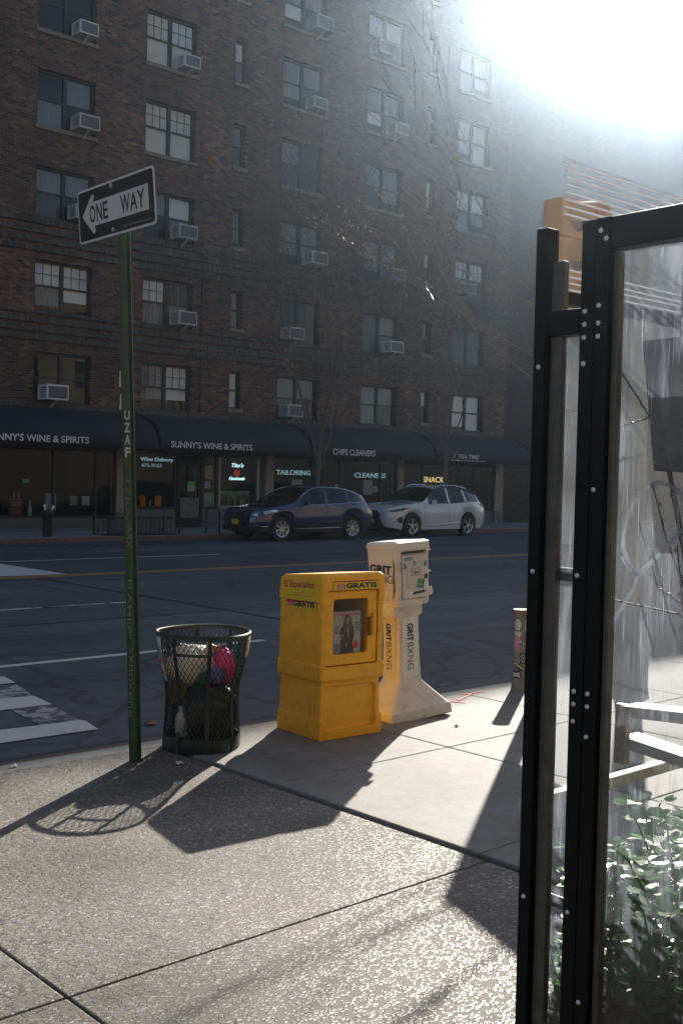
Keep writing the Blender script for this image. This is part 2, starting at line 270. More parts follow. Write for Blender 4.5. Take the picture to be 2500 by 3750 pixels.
# ------------------------------------------------------------------ geometry helpers
class MB:
    def __init__(s): s.b = bmesh.new(); s.mi = 0
    def face(s, pts):
        f = s.b.faces.new([s.b.verts.new(p) for p in pts]); f.material_index = s.mi; return f
    def box(s, x0, x1, y0, y1, z0, z1):
        v = [s.b.verts.new(p) for p in ((x0,y0,z0),(x1,y0,z0),(x1,y1,z0),(x0,y1,z0),(x0,y0,z1),(x1,y0,z1),(x1,y1,z1),(x0,y1,z1))]
        for q in ((3,2,1,0),(4,5,6,7),(0,1,5,4),(1,2,6,5),(2,3,7,6),(3,0,4,7)): s.b.faces.new([v[i] for i in q]).material_index = s.mi
        return s
    def bar(s, a, b, wx, wz, up=(0,0,1)):
        a, b = Vector(a), Vector(b); d = (b-a).normalized(); up = Vector(up)
        if abs(d.dot(up)) > .98: up = Vector((1,0,0))
        x = d.cross(up).normalized(); z = x.cross(d)
        v = [s.b.verts.new(p+x*i*wx/2+z*j*wz/2) for p in (a,b) for i,j in ((-1,-1),(1,-1),(1,1),(-1,1))]
        for q in ((0,1,2,3),(7,6,5,4),(0,4,5,1),(1,5,6,2),(2,6,7,3),(3,7,4,0)): s.b.faces.new([v[i] for i in q]).material_index = s.mi
        return s
    def tube(s, pts, rads, n=8, cap=True):
        pts = [Vector(p) for p in pts]
        if not hasattr(rads, '__len__'): rads = [rads]*len(pts)
        rings = []
        ref = None
        for i, p in enumerate(pts):
            d = (pts[min(i+1,len(pts)-1)]-pts[max(i-1,0)]).normalized()
            if ref is None: ref = Vector((0,0,1)) if abs(d.z) < .9 else Vector((1,0,0))
            x = d.cross(ref).normalized(); y = d.cross(x); ref = x.cross(d) if False else ref
            rings.append([s.b.verts.new(p+(x*math.cos(2*PI*k/n)+y*math.sin(2*PI*k/n))*rads[i]) for k in range(n)])
        for a, b in zip(rings, rings[1:]):
            for k in range(n): s.b.faces.new((a[k],a[(k+1)%n],b[(k+1)%n],b[k])).material_index = s.mi
        if cap and n > 2:
            s.b.faces.new(rings[0][::-1]).material_index = s.mi; s.b.faces.new(rings[-1]).material_index = s.mi
        return s
    def lathe(s, prof, c=(0,0), n=24, caps=True):
        rings = [[s.b.verts.new((c[0]+r*math.cos(2*PI*k/n), c[1]+r*math.sin(2*PI*k/n), z)) for k in range(n)] for r, z in prof]
        for a, b in zip(rings, rings[1:]):
            for k in range(n): s.b.faces.new((a[k],a[(k+1)%n],b[(k+1)%n],b[k])).material_index = s.mi
        if caps: s.b.faces.new(rings[0][::-1]).material_index = s.mi; s.b.faces.new(rings[-1]).material_index = s.mi
        return s
    def loft(s, rings, caps=True):
        rs = [[s.b.verts.new(p) for p in r] for r in rings]; n = len(rs[0])
        for a, b in zip(rs, rs[1:]):
            for k in range(n): s.b.faces.new((a[k],a[(k+1)%n],b[(k+1)%n],b[k])).material_index = s.mi
        if caps: s.b.faces.new(rs[0][::-1]).material_index = s.mi; s.b.faces.new(rs[-1]).material_index = s.mi
        return s
    def prism(s, pts, d):
        d = Vector(d); p = [Vector(q) for q in pts]
        return s.loft([p, [q+d for q in p]])

def link(name, me, m, parent=None):
    o = bpy.data.objects.new(name, me); C.objects.link(o)
    for k in (m if isinstance(m, (list, tuple)) else [m]): me.materials.append(k)
    if parent: o.parent = parent
    return o
def obj(name, mb, m, parent=None, smooth=None, bevel=0, seg=2):
    b = mb.b; bmesh.ops.recalc_face_normals(b, faces=b.faces[:])
    me = bpy.data.meshes.new(name); b.to_mesh(me); b.free()
    if smooth:
        for p in me.polygons: p.use_smooth = True
        me.set_sharp_from_angle(angle=R(smooth))
    o = link(name, me, m, parent)
    if bevel:
        k = o.modifiers.new('bevel', 'BEVEL'); k.width = bevel; k.segments = seg; k.limit_method = 'ANGLE'; k.angle_limit = R(35)
    return o
def tag(o, label=None, cat=None, group=None, kind=None):
    if label: o['label'] = label
    if cat: o['category'] = cat
    if group: o['group'] = group
    if kind: o['kind'] = kind
    return o
def thing(name, label, cat, loc=(0,0,0), rz=0, group=None):
    o = bpy.data.objects.new(name, None); C.objects.link(o); o.location = loc; o.rotation_euler = (0,0,rz); o.empty_display_size = .2
    return tag(o, label, cat, group)
def struct(name, mb, m, **k): return tag(obj(name, mb, m, **k), kind='structure')
def dup(root, loc, label, group=None, rz=None):
    r = root.copy(); C.objects.link(r); r.location = loc
    if rz is not None: r.rotation_euler = (0,0,rz)
    r['label'] = label
    if group: r['group'] = group
    for ch in list(root.children):
        c = ch.copy(); C.objects.link(c); c.parent = r
        for g in list(ch.children):
            d = g.copy(); C.objects.link(d); d.parent = c
    return r
DG = None
def text(name, s, o, right, up, w, h, m, parent=None, ext=.002, bold=0, shear=0, curve=None, spacing=1):
    """lettering fitted into a w x h rectangle whose lower left corner is o"""
    c = bpy.data.curves.new(name, 'FONT'); c.body = s; c.size = 1; c.offset = bold; c.shear = shear; c.space_character = spacing; c.resolution_u = 3
    t = bpy.data.objects.new(name, c); C.objects.link(t)
    bpy.context.view_layer.update()
    me = bpy.data.meshes.new_from_object(t.evaluated_get(bpy.context.evaluated_depsgraph_get()))
    bpy.data.objects.remove(t); bpy.data.curves.remove(c)
    xs = [v.co.x for v in me.vertices]; ys = [v.co.y for v in me.vertices]
    x0, x1, y0, y1 = min(xs), max(xs), min(ys), max(ys)
    o, r, u = Vector(o), Vector(right).normalized(), Vector(up).normalized(); n = r.cross(u)
    for v in me.vertices:
        p, q = (v.co.x-x0)/(x1-x0)*w, (v.co.y-y0)/(y1-y0)*h
        v.co = o+r*p+u*q+n*ext
        if curve: v.co = curve(v.co)
    me.materials.clear()
    return link(name, me, m, parent)
def cut(o, cutter):
    """boolean difference, applied straight away"""
    me = bpy.data.meshes.new('cut'); bmesh.ops.recalc_face_normals(cutter.b, faces=cutter.b.faces[:]); cutter.b.to_mesh(me); cutter.b.free()
    k = bpy.data.objects.new('cut', me); C.objects.link(k)
    k.parent = o.parent
    md = o.modifiers.new('cut', 'BOOLEAN'); md.object = k; md.solver = 'EXACT'
    bpy.context.view_layer.update()
    new = bpy.data.meshes.new_from_object(o.evaluated_get(bpy.context.evaluated_depsgraph_get()))
    o.modifiers.remove(md); o.data = new
    bpy.data.objects.remove(k); return o
def rrect(w, d, z, r=.03, cx=0, cy=0, n=3, zs=None):
    """rounded rectangle ring"""
    out = []
    for sx, sy, a0 in ((1,1,0),(-1,1,90),(-1,-1,180),(1,-1,270)):
        for k in range(n+1):
            a = R(a0+90*k/n); x = cx+sx*(w/2-r)+r*math.cos(a); y = cy+sy*(d/2-r)+r*math.sin(a)
            out.append(Vector((x, y, z+(zs(x,y) if zs else 0))))
    return out
X_, Z_, Y_ = (1,0,0), (0,0,1), (0,1,0)

# ------------------------------------------------------------------ setting
ZR = -.13
g = MB(); g.face([(-140,-140,ZR),(200,-140,ZR),(200,160,ZR),(-140,160,ZR)]); struct('road', g, m_asphalt)
# near sidewalk: slabs with open joints on a dark bed
g = MB(); g.box(-30, 70, -12, 5.74, ZR-.05, -.028); struct('sidewalk_bed', g, mat('joint_dirt', (.035,.032,.028), .95))
g = MB()
xs = [-12.4, -10.4, -8.4, -6.3, -4.3, -2.3, -.3, 1.73, 3.755]; ys = [-10, -7.7, -5.5, -3.3, -1.0, 1.05, 3.13, 5.735]
for i in range(len(xs)-1):
    for j in range(len(ys)-1): g.box(xs[i]+.005, xs[i+1]-.005, ys[j]+.005, ys[j+1]-.005, -.1, 0)
struct('sidewalk', g, m_agg, bevel=.006)
g = MB()
xs = [3.785, 5.15, 6.55, 7.95, 9.4, 10.9, 12.4, 13.9, 15.4, 18, 21, 24, 28, 34, 42, 60]; ys = [-10, -7, -4, -1.1, .3, 1.75, 3.2, 4.63, 5.735]
for i in range(len(xs)-1):
    for j in range(len(ys)-1): g.box(xs[i]+.003, xs[i+1]-.003, ys[j]+.003, ys[j+1]-.003, -.1, .008)
struct('sidewalk', g, m_concrete, bevel=.008)
g = MB()
for k in range(24): g.box(-12.4+k*3, -9.405+k*3, 5.745, 5.9, ZR-.05, -.004)
struct('curb', g, m_curb, bevel=.012)
g = MB(); g.box(-12.4, 4.4, 5.9, 5.908, ZR-.03, -.006); struct('curb_edge', g, m_steel)
# scored double lines beside the joints of the smooth concrete
# far sidewalk
g = MB(); g.box(-60, 110, 26.15, 30.2, ZR-.1, 0); struct('far_sidewalk', g, m_conc_far)
g = MB(); g.box(-60, 110, 26.0, 26.146, ZR-.1, -.012); struct('far_curb', g, mat('far_curb_steel', (.13,.085,.06), .7, var=.3, vscale=6))
# road markings, thin sheets
def marks(name, polys, m, z):
    g = MB()
    for p in polys: g.face([(x, y, z) for x, y in p])
    return struct(name, g, m)
def strip(x0, x1, y0, y1): return [(x0,y0),(x1,y0),(x1,y1),(x0,y1)]
marks('crosswalk_marking', [[(2.0,7.32),(4.03,7.15),(4.04,7.1),(3.98,6.83),(2.0,6.87)], [(2.4,8.3),(3.91,8.21),(4.17,8.15),(4.13,7.78),(2.4,7.84)], [(2.8,9.2),(4.36,9.08),(4.31,8.76),(2.8,8.8)], [(3.0,10.2),(4.5,10.1),(4.44,9.74),(3.0,9.8)]], m_pwhite, ZR+.008)
marks('crosswalk_marking', [[(3.8,7.81),(4.12,7.775),(4.03,7.155),(3.73,7.19)], [(3.97,8.75),(4.30,8.72),(4.165,8.16),(3.9,8.22)], [(4.1,9.72),(4.42,9.7),(4.36,9.09),(4.05,9.12)]], m_pworn, ZR+.004)
marks('lane_line', [strip(-30, 7.62, 9.52, 9.63)], m_pwhite, ZR+.004)
marks('lane_line', [strip(-30, 6.86, 13.46, 13.56), strip(6.9, 7.08, 13.47, 13.56), strip(7.36, 7.5, 13.48, 13.56), strip(7.74, 7.93, 13.46, 13.55), strip(8.05, 8.32, 13.45, 13.55)], m_pwhite, ZR+.004)
marks('lane_line', [strip(7.0, 7.4, 13.47, 13.55), strip(7.5, 7.74, 13.46, 13.55)], m_pworn, ZR+.004)
marks('centre_line', [strip(-40, 90, 17.42, 17.53), strip(-40, 90, 17.64, 17.75)], m_pyellow, ZR+.004)
marks('median_marking', [[(8.2,20.6),(9.66,20.37),(9.7,17.82),(8.9,17.84),(7.8,18.0)]], m_pwhite, ZR+.004)
marks('lane_line', [strip(-30, 15.2, 20.75, 20.87)], m_pwhite, ZR+.004)
marks('lane_line', [strip(12.8, 14.7, 22.64, 22.72), strip(10.5, 14.0, 24.35, 24.43)], m_pworn, ZR+.004)
marks('spray_paint_marking', [[(6.15,5.72),(6.2,5.735),(6.3,5.5),(6.27,5.48)], [(6.3,5.6),(6.62,5.71),(6.62,5.69),(6.32,5.57)], [(6.5,5.73),(6.75,5.7),(6.75,5.685),(6.5,5.7)]], mat('red_spray', (.55,.04,.03), .7), .0125)

marks('lit_gutter_strip', [strip(-12, 70, 5.91, 6.42)], mat('lit_asphalt', (.082,.080,.078), .85, var=.35, vscale=5, bump=.4, bscale=120), ZR+.003)  # reflected light patches painted into a paler asphalt strip along the curb
m_tar = mat('tar_seam', (.018,.018,.02), .5)
marks('tar_seam', [[(x, 6.41+.02*math.sin(x*1.7), ) for x in ()] or strip(-12, 70, 6.415, 6.435), strip(-12, 60, 12.02, 12.05), strip(8.9, 8.94, 9.7, 17.3), strip(14.6, 14.64, 6.5, 12.0)], m_tar, ZR+.006)
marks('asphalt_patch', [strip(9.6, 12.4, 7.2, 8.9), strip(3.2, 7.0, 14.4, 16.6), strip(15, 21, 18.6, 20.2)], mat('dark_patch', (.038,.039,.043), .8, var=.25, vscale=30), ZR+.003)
# ------------------------------------------------------------------ brick apartment building
YF = 30.0
bld = thing('brick_apartment_building', 'brown brick apartment building with double windows, string courses and shops below', 'apartment building', (0, YF, 0))
W_, N_ = 1.86, .47
WCOL = [15.17, 18.79, 24.20, 28.14, 33.08]; NCOL = [22.17, 31.31]
ROWS = [3.70, 6.35, 9.04, 11.66, 14.40, 17.10, 19.80]
def top(r): return (5.16, 7.81, 10.50, 13.27, 16.02, 18.72, 21.42)[r]
opens = []
for c, x in enumerate(WCOL):
    for r in range(7): opens.append((x, x+W_, ROWS[r], top(r), 'W', c, r))
for c, x in enumerate(NCOL):
    for r in range(7): opens.append((x, x+N_, ROWS[r]+.22, top(r), 'N', c, r))
X0, X1, ZB, ZT = -14, 36.35, 2.3, 24.5
g = MB()
xs = sorted({X0, X1, *[o[0] for o in opens], *[o[1] for o in opens]}); zs = sorted({ZB, ZT, *[o[2] for o in opens], *[o[3] for o in opens]})
for i in range(len(xs)-1):
    for j in range(len(zs)-1):
        cx, cz = (xs[i]+xs[i+1])/2, (zs[j]+zs[j+1])/2
        if not any(o[0] < cx < o[1] and o[2] < cz < o[3] for o in opens): g.face([(xs[i],0,zs[j]),(xs[i+1],0,zs[j]),(xs[i+1],0,zs[j+1]),(xs[i],0,zs[j+1])])
for a, b, z0, z1, *_ in opens:
    for p, q in (((a,z0),(b,z0)),((b,z0),(b,z1)),((b,z1),(a,z1)),((a,z1),(a,z0))): g.face([(p[0],0,p[1]),(q[0],0,q[1]),(q[0],.24,q[1]),(p[0],.24,p[1])])
g.face([(X1,0,0),(X1,14,0),(X1,14,ZT),(X1,0,ZT)]); g.face([(X0,0,0),(X0,14,0),(X0,14,ZT),(X0,0,ZT)]); g.face([(X0,14,0),(X1,14,0),(X1,14,ZT),(X0,14,ZT)])
bmesh.ops.remove_doubles(g.b, verts=g.b.verts[:], dist=.001)
obj('wall', g, m_brick, bld)
g = MB(); g.face([(X0,0,ZT-.4),(X1,0,ZT-.4),(X1,14,ZT-.4),(X0,14,ZT-.4)]); obj('roof', g, m_black, bld)
g = MB(); g.box(X0, X1-.01, -.06, -.002, ZT-.5, ZT+.05); obj('coping', g, m_sill, bld)
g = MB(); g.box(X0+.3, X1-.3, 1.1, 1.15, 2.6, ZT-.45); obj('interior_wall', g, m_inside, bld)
for z0, z1 in ((8.82,9.0),(8.55,8.72),(8.28,8.45),(8.03,8.2),(6.235,6.32),(5.985,6.15),(5.725,5.89),(5.485,5.65)):
    g = MB(); g.box(X0, X1-.004, -.075, -.001, z0, z1); obj('string_course', g, m_soldier, bld)
g = MB(); g.box(X0, X1-.004, -.05, -.001, 3.53, 3.66); obj('string_course', g, m_soldier, bld)

# what hangs behind each sash: (upper left, lower left, upper right, lower right): W white, C cream, G grey, D dark curtain, . nothing; m = muntins
BL = {(0,0):'....', (0,1):'BGBB', (0,2):'GDG.', (0,3):'.GG.', (0,4):'....', (0,5):'G.GG',
      (1,0):'GGBB', (1,1):'BGDG', (1,2):'G.BG', (1,3):'CCCC', (1,4):'CCBC', (1,5):'CG..',
      (2,0):'GDGD', (2,1):'DDDD', (2,2):'GGGG', (2,3):'GDDD', (2,4):'GGGD', (2,5):'GBGD',
      (3,0):'GGGD', (3,1):'DDGG', (3,2):'GGGG', (3,3):'GDGG', (3,4):'GBGG', (3,5):'BGBG',
      (4,0):'BBBB', (4,1):'DDDD', (4,2):'BGBD', (4,3):'BGBG', (4,4):'BBBB', (4,5):'BBBB'}
MUNT = {(0,1),(1,1),(1,3),(1,4),(1,0),(4,2)}
BMAT = {'B':m_blindB, 'C':m_blindW, 'G':m_blindG, 'D':m_blindD}
rb = random.Random(3)
def window(a, b, z0, z1, kind, c, r):
    y = .13
    g = MB(); t = .07
    g.box(a, a+t, y, y+.09, z0, z1); g.box(b-t, b, y, y+.09, z0, z1); g.box(a+t, b-t, y, y+.09, z1-t, z1); g.box(a+t, b-t, y, y+.09, z0, z0+t*.8)
    zm = (z0+z1)/2+rb.uniform(-.02,.03)
    cells = []
    if kind == 'W':
        xm = (a+b)/2; g.box(xm-.055, xm+.055, y-.005, y+.085, z0+t*.8, z1-t); cells = [(a+t, xm-.055), (xm+.055, b-t)]
    else: cells = [(a+t*.8, b-t*.8)]
    f = obj('window', g, m_bronze, bld)
    g = MB()
    for p, q in cells:
        g.box(p, q, y+.02, y+.06, zm-.028, zm+.028)
        if (c, r) in MUNT and kind == 'W':
            for k in (1,2): g.box(p+(q-p)*k/3-.008, p+(q-p)*k/3+.008, y+.03, y+.05, zm+.028, z1-t)
            g.box(p, q, y+.031, y+.049, (zm+z1)/2-.02, (zm+z1)/2-.004)
    obj('sash_rail', g, m_bronze, f)
    g = MB()
    for p, q in cells: g.face([(p,y+.04,z0+.05),(q,y+.04,z0+.05),(q,y+.04,z1-.06),(p,y+.04,z1-.06)])
    obj('pane', g, m_pane, f)
    code = BL.get((c, r), 'GDDG') if kind == 'W' else rb.choice(['BG','B.','GD','BB','GG','D.'])*1
    for k, ch in enumerate(code):
        if ch == '.': continue
        p, q = cells[k//2] if kind == 'W' else cells[0]
        lo = k % 2
        zz1 = zm if lo else z1-.06
        zz0 = (z0+.06+(rb.choice([0,0,.12,.3]) if ch in 'BG' else 0)) if lo else zm
        g = MB(); yy = y+.085+.004*k
        n = 14 if ch in 'DG' else 1
        if n == 1: g.box(p, q, yy, yy+.004, zz0, zz1)
        else:
            for i in range(n):
                x0, x1 = p+(q-p)*i/n, p+(q-p)*(i+1)/n; o0, o1 = (.03, 0) if i % 2 else (0, .03)
                g.face([(x0,yy+o0,zz0),(x1,yy+o1,zz0),(x1,yy+o1,zz1),(x0,yy+o0,zz1)])
        obj('blind', g, BMAT[ch], f)
    g = MB()
    if kind == 'N' or r not in (0, 1, 2): g.box(a-.07, b+.07, -.07, .12, z0-.13, z0-.004); obj('sill', g, m_sill, f, bevel=.012)
    else: g.box(a, b, -.02, .12, z0-.05, z0-.003); obj('sill', g, m_bronze, f)
for o in opens:
    if o[6] == 6 and o[5] < 2 and o[4] == 'W': continue
    window(*o)

g = MB(); g.box(20.75, 21.92, -.03, -.002, 4.60, 4.66); obj('wall_bar', g, m_blackm, bld)
g = MB(); g.tube([(20.98,-.04,3.7),(20.98,-.04,9.2)], .025, 8); obj('conduit', g, m_bronze, bld)
# neighbouring building, a little lower
nb = thing('dark_brick_building', 'dark brick building with a flat roof right of the shops', 'building', (0, YF+.25, 0))
g = MB()
NT = (YF+.25-5.62)/math.cos(R(SUN_AZ))*math.tan(R(SUN_EL))
nop = [(x, x+1.2, z, z+1.5) for x in (39.2, 42.4, 45.6, 48.8, 52) for z in (4.2, 7.2, 10.2)]
xs = sorted({36.36, 90, *[o[0] for o in nop], *[o[1] for o in nop]}); zs = sorted({-.1, NT, *[o[2] for o in nop], *[o[3] for o in nop]})
for i in range(len(xs)-1):
    for j in range(len(zs)-1):
        cx, cz = (xs[i]+xs[i+1])/2, (zs[j]+zs[j+1])/2
        if not any(o[0] < cx < o[1] and o[2] < cz < o[3] for o in nop): g.face([(xs[i],0,zs[j]),(xs[i+1],0,zs[j]),(xs[i+1],0,zs[j+1]),(xs[i],0,zs[j+1])])
g.face([(36.36,13,-.1),(90,13,-.1),(90,13,NT),(36.36,13,NT)]); g.face([(90,0,-.1),(90,13,-.1),(90,13,NT),(90,0,NT)])
g.face([(36.36,0,NT),(90,0,NT),(90,13,NT),(36.36,13,NT)])
for a, b, z0, z1 in nop:
    for p, q in (((a,z0),(b,z0)),((b,z0),(b,z1)),((b,z1),(a,z1)),((a,z1),(a,z0))): g.face([(p[0],0,p[1]),(q[0],0,q[1]),(q[0],.2,q[1]),(p[0],.2,p[1])])
bmesh.ops.remove_doubles(g.b, verts=g.b.verts[:], dist=.001)
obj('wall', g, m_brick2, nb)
for a, b, z0, z1 in nop:
    g = MB(); g.box(a, b, .12, .16, z0, z1); f = obj('window', g, m_blindD, nb)
    g = MB(); g.box(a, b, .08, .12, (z0+z1)/2-.03, (z0+z1)/2+.03); g.box((a+b)/2-.03, (a+b)/2+.03, .085, .118, z0, z1); obj('sash_rail', g, m_bronze, f)
    g = MB(); g.box(a-.1, b+.1, -.06, .08, z0-.12, z0-.003); obj('sill', g, m_stone, f)
g = MB(); g.box(36.36, 90, -.08, -.003, 2.6, 2.72); g.box(36.36, 90, -.06, -.003, 2.95, 3.06); obj('stone_band', g, m_stone, nb)

# unseen sunlit building added behind the camera for warm bounce; windows reflect it
ob = thing('tan_bounce_building', 'unseen tan brick building added behind the viewpoint for warm bounce light', 'building', (0, -5.2, 0))
oop = [(x, x+1.5, z, z+1.7) for x in range(-28, 46, 4) for z in (4, 7.2, 10.4, 13.6)]
g = MB(); xs = sorted({-32, 50, *[o[0] for o in oop], *[o[1] for o in oop]}); zs = sorted({-.1, 17, *[o[2] for o in oop], *[o[3] for o in oop]})
for i in range(len(xs)-1):
    for j in range(len(zs)-1):
        cx, cz = (xs[i]+xs[i+1])/2, (zs[j]+zs[j+1])/2
        if not any(o[0] < cx < o[1] and o[2] < cz < o[3] for o in oop): g.face([(xs[i],0,zs[j]),(xs[i+1],0,zs[j]),(xs[i+1],0,zs[j+1]),(xs[i],0,zs[j+1])])
g.face([(-32,-12,-.1),(50,-12,-.1),(50,-12,17),(-32,-12,17)]); g.face([(-32,0,17),(50,0,17),(50,-12,17),(-32,-12,17)]); g.face([(50,0,-.1),(50,-12,-.1),(50,-12,17),(50,0,17)]); g.face([(-32,0,-.1),(-32,-12,-.1),(-32,-12,17),(-32,0,17)])
obj('wall', g, brick_mat('tan_brick', .21, .072, [(0,(.28,.21,.15)),(.5,(.36,.28,.20)),(1,(.44,.36,.27))], (.34,.31,.27)), ob)
for a, b, z0, z1 in oop:
    g = MB(); g.box(a, b, -.2, -.15, z0, z1); f = obj('window', g, m_blindD, ob)
    g = MB(); g.box(a, b, -.148, -.1, (z0+z1)/2-.03, (z0+z1)/2+.03); g.box(a, a+.07, -.147, -.101, z0, z1); g.box(b-.07, b, -.147, -.101, z0, z1); obj('frame', g, m_acwhite, f)
g = MB(); g.box(-32, 50, .004, .25, 16.5, 17.1); obj('cornice', g, m_sill, ob)

# ------------------------------------------------------------------ air conditioners
def make_ac():
    t = thing('window_air_conditioner', 'x', 'air conditioner')
    g = MB(); g.box(-.33, .33, -.46, .10, 0, .42); obj('cabinet', g, m_acwhite, t, bevel=.012)
    g = MB(); g.box(-.285, .285, -.467, -.461, .05, .37); obj('rear_grille', g, m_acgrille, t)
    for s in (-1, 1):
        g = MB()
        for k in range(5): g.box(min(s*.331,s*.336), max(s*.331,s*.336), -.40, -.10, .07+k*.06, .10+k*.06)
        obj('side_louvre', g, m_acgrille, t)
    g = MB(); g.bar((0,-.40,-.01), (0,-.03,-.20), .05, .035); obj('support_brace', g, m_acwhite, t)
    return t
m_acalt = [mat('air_conditioner_beige', (.46,.43,.37), .55, var=.15, dirt=(.2,.16,.12), dscale=5), mat('air_conditioner_grey', (.40,.40,.41), .55, var=.15, dirt=(.18,.15,.12), dscale=6)]
acs = [(0,0,'L'),(0,2,'R'),(0,3,'R'),(0,4,'R'),(1,1,'R'),(1,2,'R'),(1,4,'R'),(2,0,'L'),(2,1,'L'),(2,2,'R'),(2,4,'R'),(2,5,'R'),(3,1,'R'),(3,2,'R'),(3,4,'R'),(3,5,'L'),(4,2,'L')]
cn = ['leftmost', 'second', 'third', 'fourth', 'rightmost']; rn = ['first', 'second', 'third', 'fourth', 'fifth', 'sixth']
proto = make_ac()
for k, (c, r, s) in enumerate(acs):
    lab = f'white window air conditioner, {cn[c]} column of wide windows, {rn[r]} row above the awnings'
    off = {'L':.47, 'R':1.40}[s]
    if (c, r) == (0, 0): off = .55
    loc = (WCOL[c]+off+rb.uniform(-.05,.05), YF+.02, ROWS[r]+.06)
    if k == 0: proto.location = loc; proto['label'] = lab; proto['group'] = 'window air conditioners'; o = proto
    else: o = dup(proto, loc, lab, 'window air conditioners')
    o.scale = (rb.uniform(.92,1.12),)*3
    if k % 3:
        for ch in o.children:
            if ch.name.startswith('cabinet'): ch.material_slots[0].link = 'OBJECT'; ch.material_slots[0].material = m_acalt[k % 2]

# ------------------------------------------------------------------ shop fronts (parts of the building)
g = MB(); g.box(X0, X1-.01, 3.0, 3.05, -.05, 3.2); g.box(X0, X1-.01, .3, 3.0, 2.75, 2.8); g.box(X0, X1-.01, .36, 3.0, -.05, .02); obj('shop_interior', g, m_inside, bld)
def pil(x0, x1, m=m_tan, z0=.5):
    g = MB(); g.box(x0, x1, -.02, .35, z0, 3.0); o = obj('pilaster', g, m, bld, bevel=.01)
    g = MB(); g.box(x0-.02, x1+.02, -.05, .35, -.05, z0-.002); obj('pilaster_base', g, m_stone, o, bevel=.01)
for x0, x1 in ((17.98,18.30),(23.78,24.12),(30.15,30.48),(35.85,36.34),(12.2,12.5),(7,7.3)): pil(x0, x1)
def shopwin(x0, x1, z0, z1, m=m_bronze, t=.06, mull=(), light=False):
    g = MB(); y = .05
    g.box(x0, x0+t, y, y+.1, z0, z1); g.box(x1-t, x1, y, y+.1, z0, z1); g.box(x0+t, x1-t, y, y+.1, z1-t, z1); g.box(x0+t, x1-t, y, y+.1, z0, z0+t)
    for x in mull: g.box(x-t/2, x+t/2, y+.002, y+.098, z0+t, z1-t)
    o = obj('shop_window', g, m, bld)
    g = MB(); g.face([(x0+t,y+.05,z0+t),(x1-t,y+.05,z0+t),(x1-t,y+.05,z1-t),(x0+t,y+.05,z1-t)]); obj('pane', g, m_shopglass, o)
    return o
m_bulk = mat('shop_bulkhead', (.10,.10,.10), .6, var=.2)
def bulk(x0, x1, z1, m=m_bulk):
    g = MB(); n = 5
    for k in range(n): g.box(x0, x1, .02+.012*k, .3, -.05 if k == 0 else z1*k/n+.006, z1*(k+1)/n)
    obj('bulkhead', g, m, bld)
bulk(7.3, 12.2, .32); shopwin(7.3, 12.2, .33, 2.6)
bulk(12.5, 17.98, .32); w1 = shopwin(12.5, 17.98, .33, 2.6, mull=(15.9, 17.3))
bulk(18.30, 20.18, .58, m_stone); w2 = shopwin(18.30, 20.18, .60, 2.6)
m_lightframe = mat('light_window_frame', (.28,.31,.30), .5)
bulk(21.22, 23.78, .58, m_stone); w3 = shopwin(21.22, 21.80, .60, 2.6); w4 = shopwin(21.84, 23.55, .60, 2.6, m_lightframe, .09)
g = MB(); g.box(20.2, 20.27, .02, .12, 0, 2.6); g.box(21.13, 21.2, .02, .12, 0, 2.6); g.box(20.27, 21.13, .02, .12, 2.1, 2.18); g.box(20.27, 21.13, -.1, .12, -.03, .05)
d = obj('shop_door', g, m_blackm, bld)
g = MB(); g.box(20.30, 20.36, .04, .09, .06, 2.08); g.box(21.04, 21.10, .04, .09, .06, 2.08); g.box(20.36, 21.04, .04, .09, .06, .28); g.box(20.36, 21.04, .04, .09, 1.98, 2.08); obj('door_leaf', g, m_blackm, d)
g = MB(); g.face([(20.36,.07,.28),(21.04,.07,.28),(21.04,.07,1.98),(20.36,.07,1.98)]); obj('pane', g, m_shopglass, d)
g = MB(); g.box(20.34, 21.06, .02, .038, .30, .95); obj('poster', g, mat('door_poster', (.11,.14,.14), .5, var=.5, vscale=7), d)
bulk(24.12, 27.3, .45); shopwin(24.12, 27.3, .47, 2.6, mull=(26.4,)); bulk(27.3, 30.15, .45); shopwin(27.3, 30.15, .47, 2.6, mull=(29.3,))
bulk(30.48, 35.85, .45); shopwin(30.48, 35.85, .47, 2.6, mull=(31.6, 33.6, 34.6))

# ------------------------------------------------------------------ awnings
def awning(x0, x1, label):
    t = thing('shop_awning', label, 'awning', (x0, YF, 0), group='navy awnings over the shops')
    prof = [(-.004,3.54),(-.35,3.50),(-.75,3.40),(-1.1,3.23),(-1.38,3.0),(-1.54,2.72),(-1.58,2.42)]
    g = MB(); n = max(2, int((x1-x0)/.35)); L = x1-x0
    vs = [[g.b.verts.new((L*i/n, y, z+(.012*math.sin(i*2.1+j)+.012*math.sin(i*.7) if 0 < j < 5 else 0))) for j, (y, z) in enumerate(prof)] for i in range(n+1)]
    for i in range(n):
        for j in range(len(prof)-1): g.b.faces.new((vs[i][j], vs[i+1][j], vs[i+1][j+1], vs[i][j+1]))
    for i in (0, n): g.b.faces.new([*vs[i], g.b.verts.new((L*i/n, -.004, 2.42))])
    o = obj('canopy', g, m_navy, t, smooth=60)
    s = o.modifiers.new('solid', 'SOLIDIFY'); s.thickness = .006
    g = MB()
    for x in (.02, L-.02):
        for a, b in zip(prof, prof[1:]): g.bar((x,a[0],a[1]+.008), (x,b[0],b[1]+.008), .03, .016)
    g.bar((0,-1.55,2.43), (L,-1.55,2.43), .03, .03); obj('awning_frame', g, m_blackm, t)
    return t
aw1 = awning(8.0, 18.42, 'navy awning at the left edge, over the first wine shop window')
aw2 = awning(18.56, 24.45, 'navy awning over the wine shop door, right of the green pole')
aw3 = awning(24.55, 30.55, 'navy awning lettered CHIPS CLEANERS, behind the bare tree')
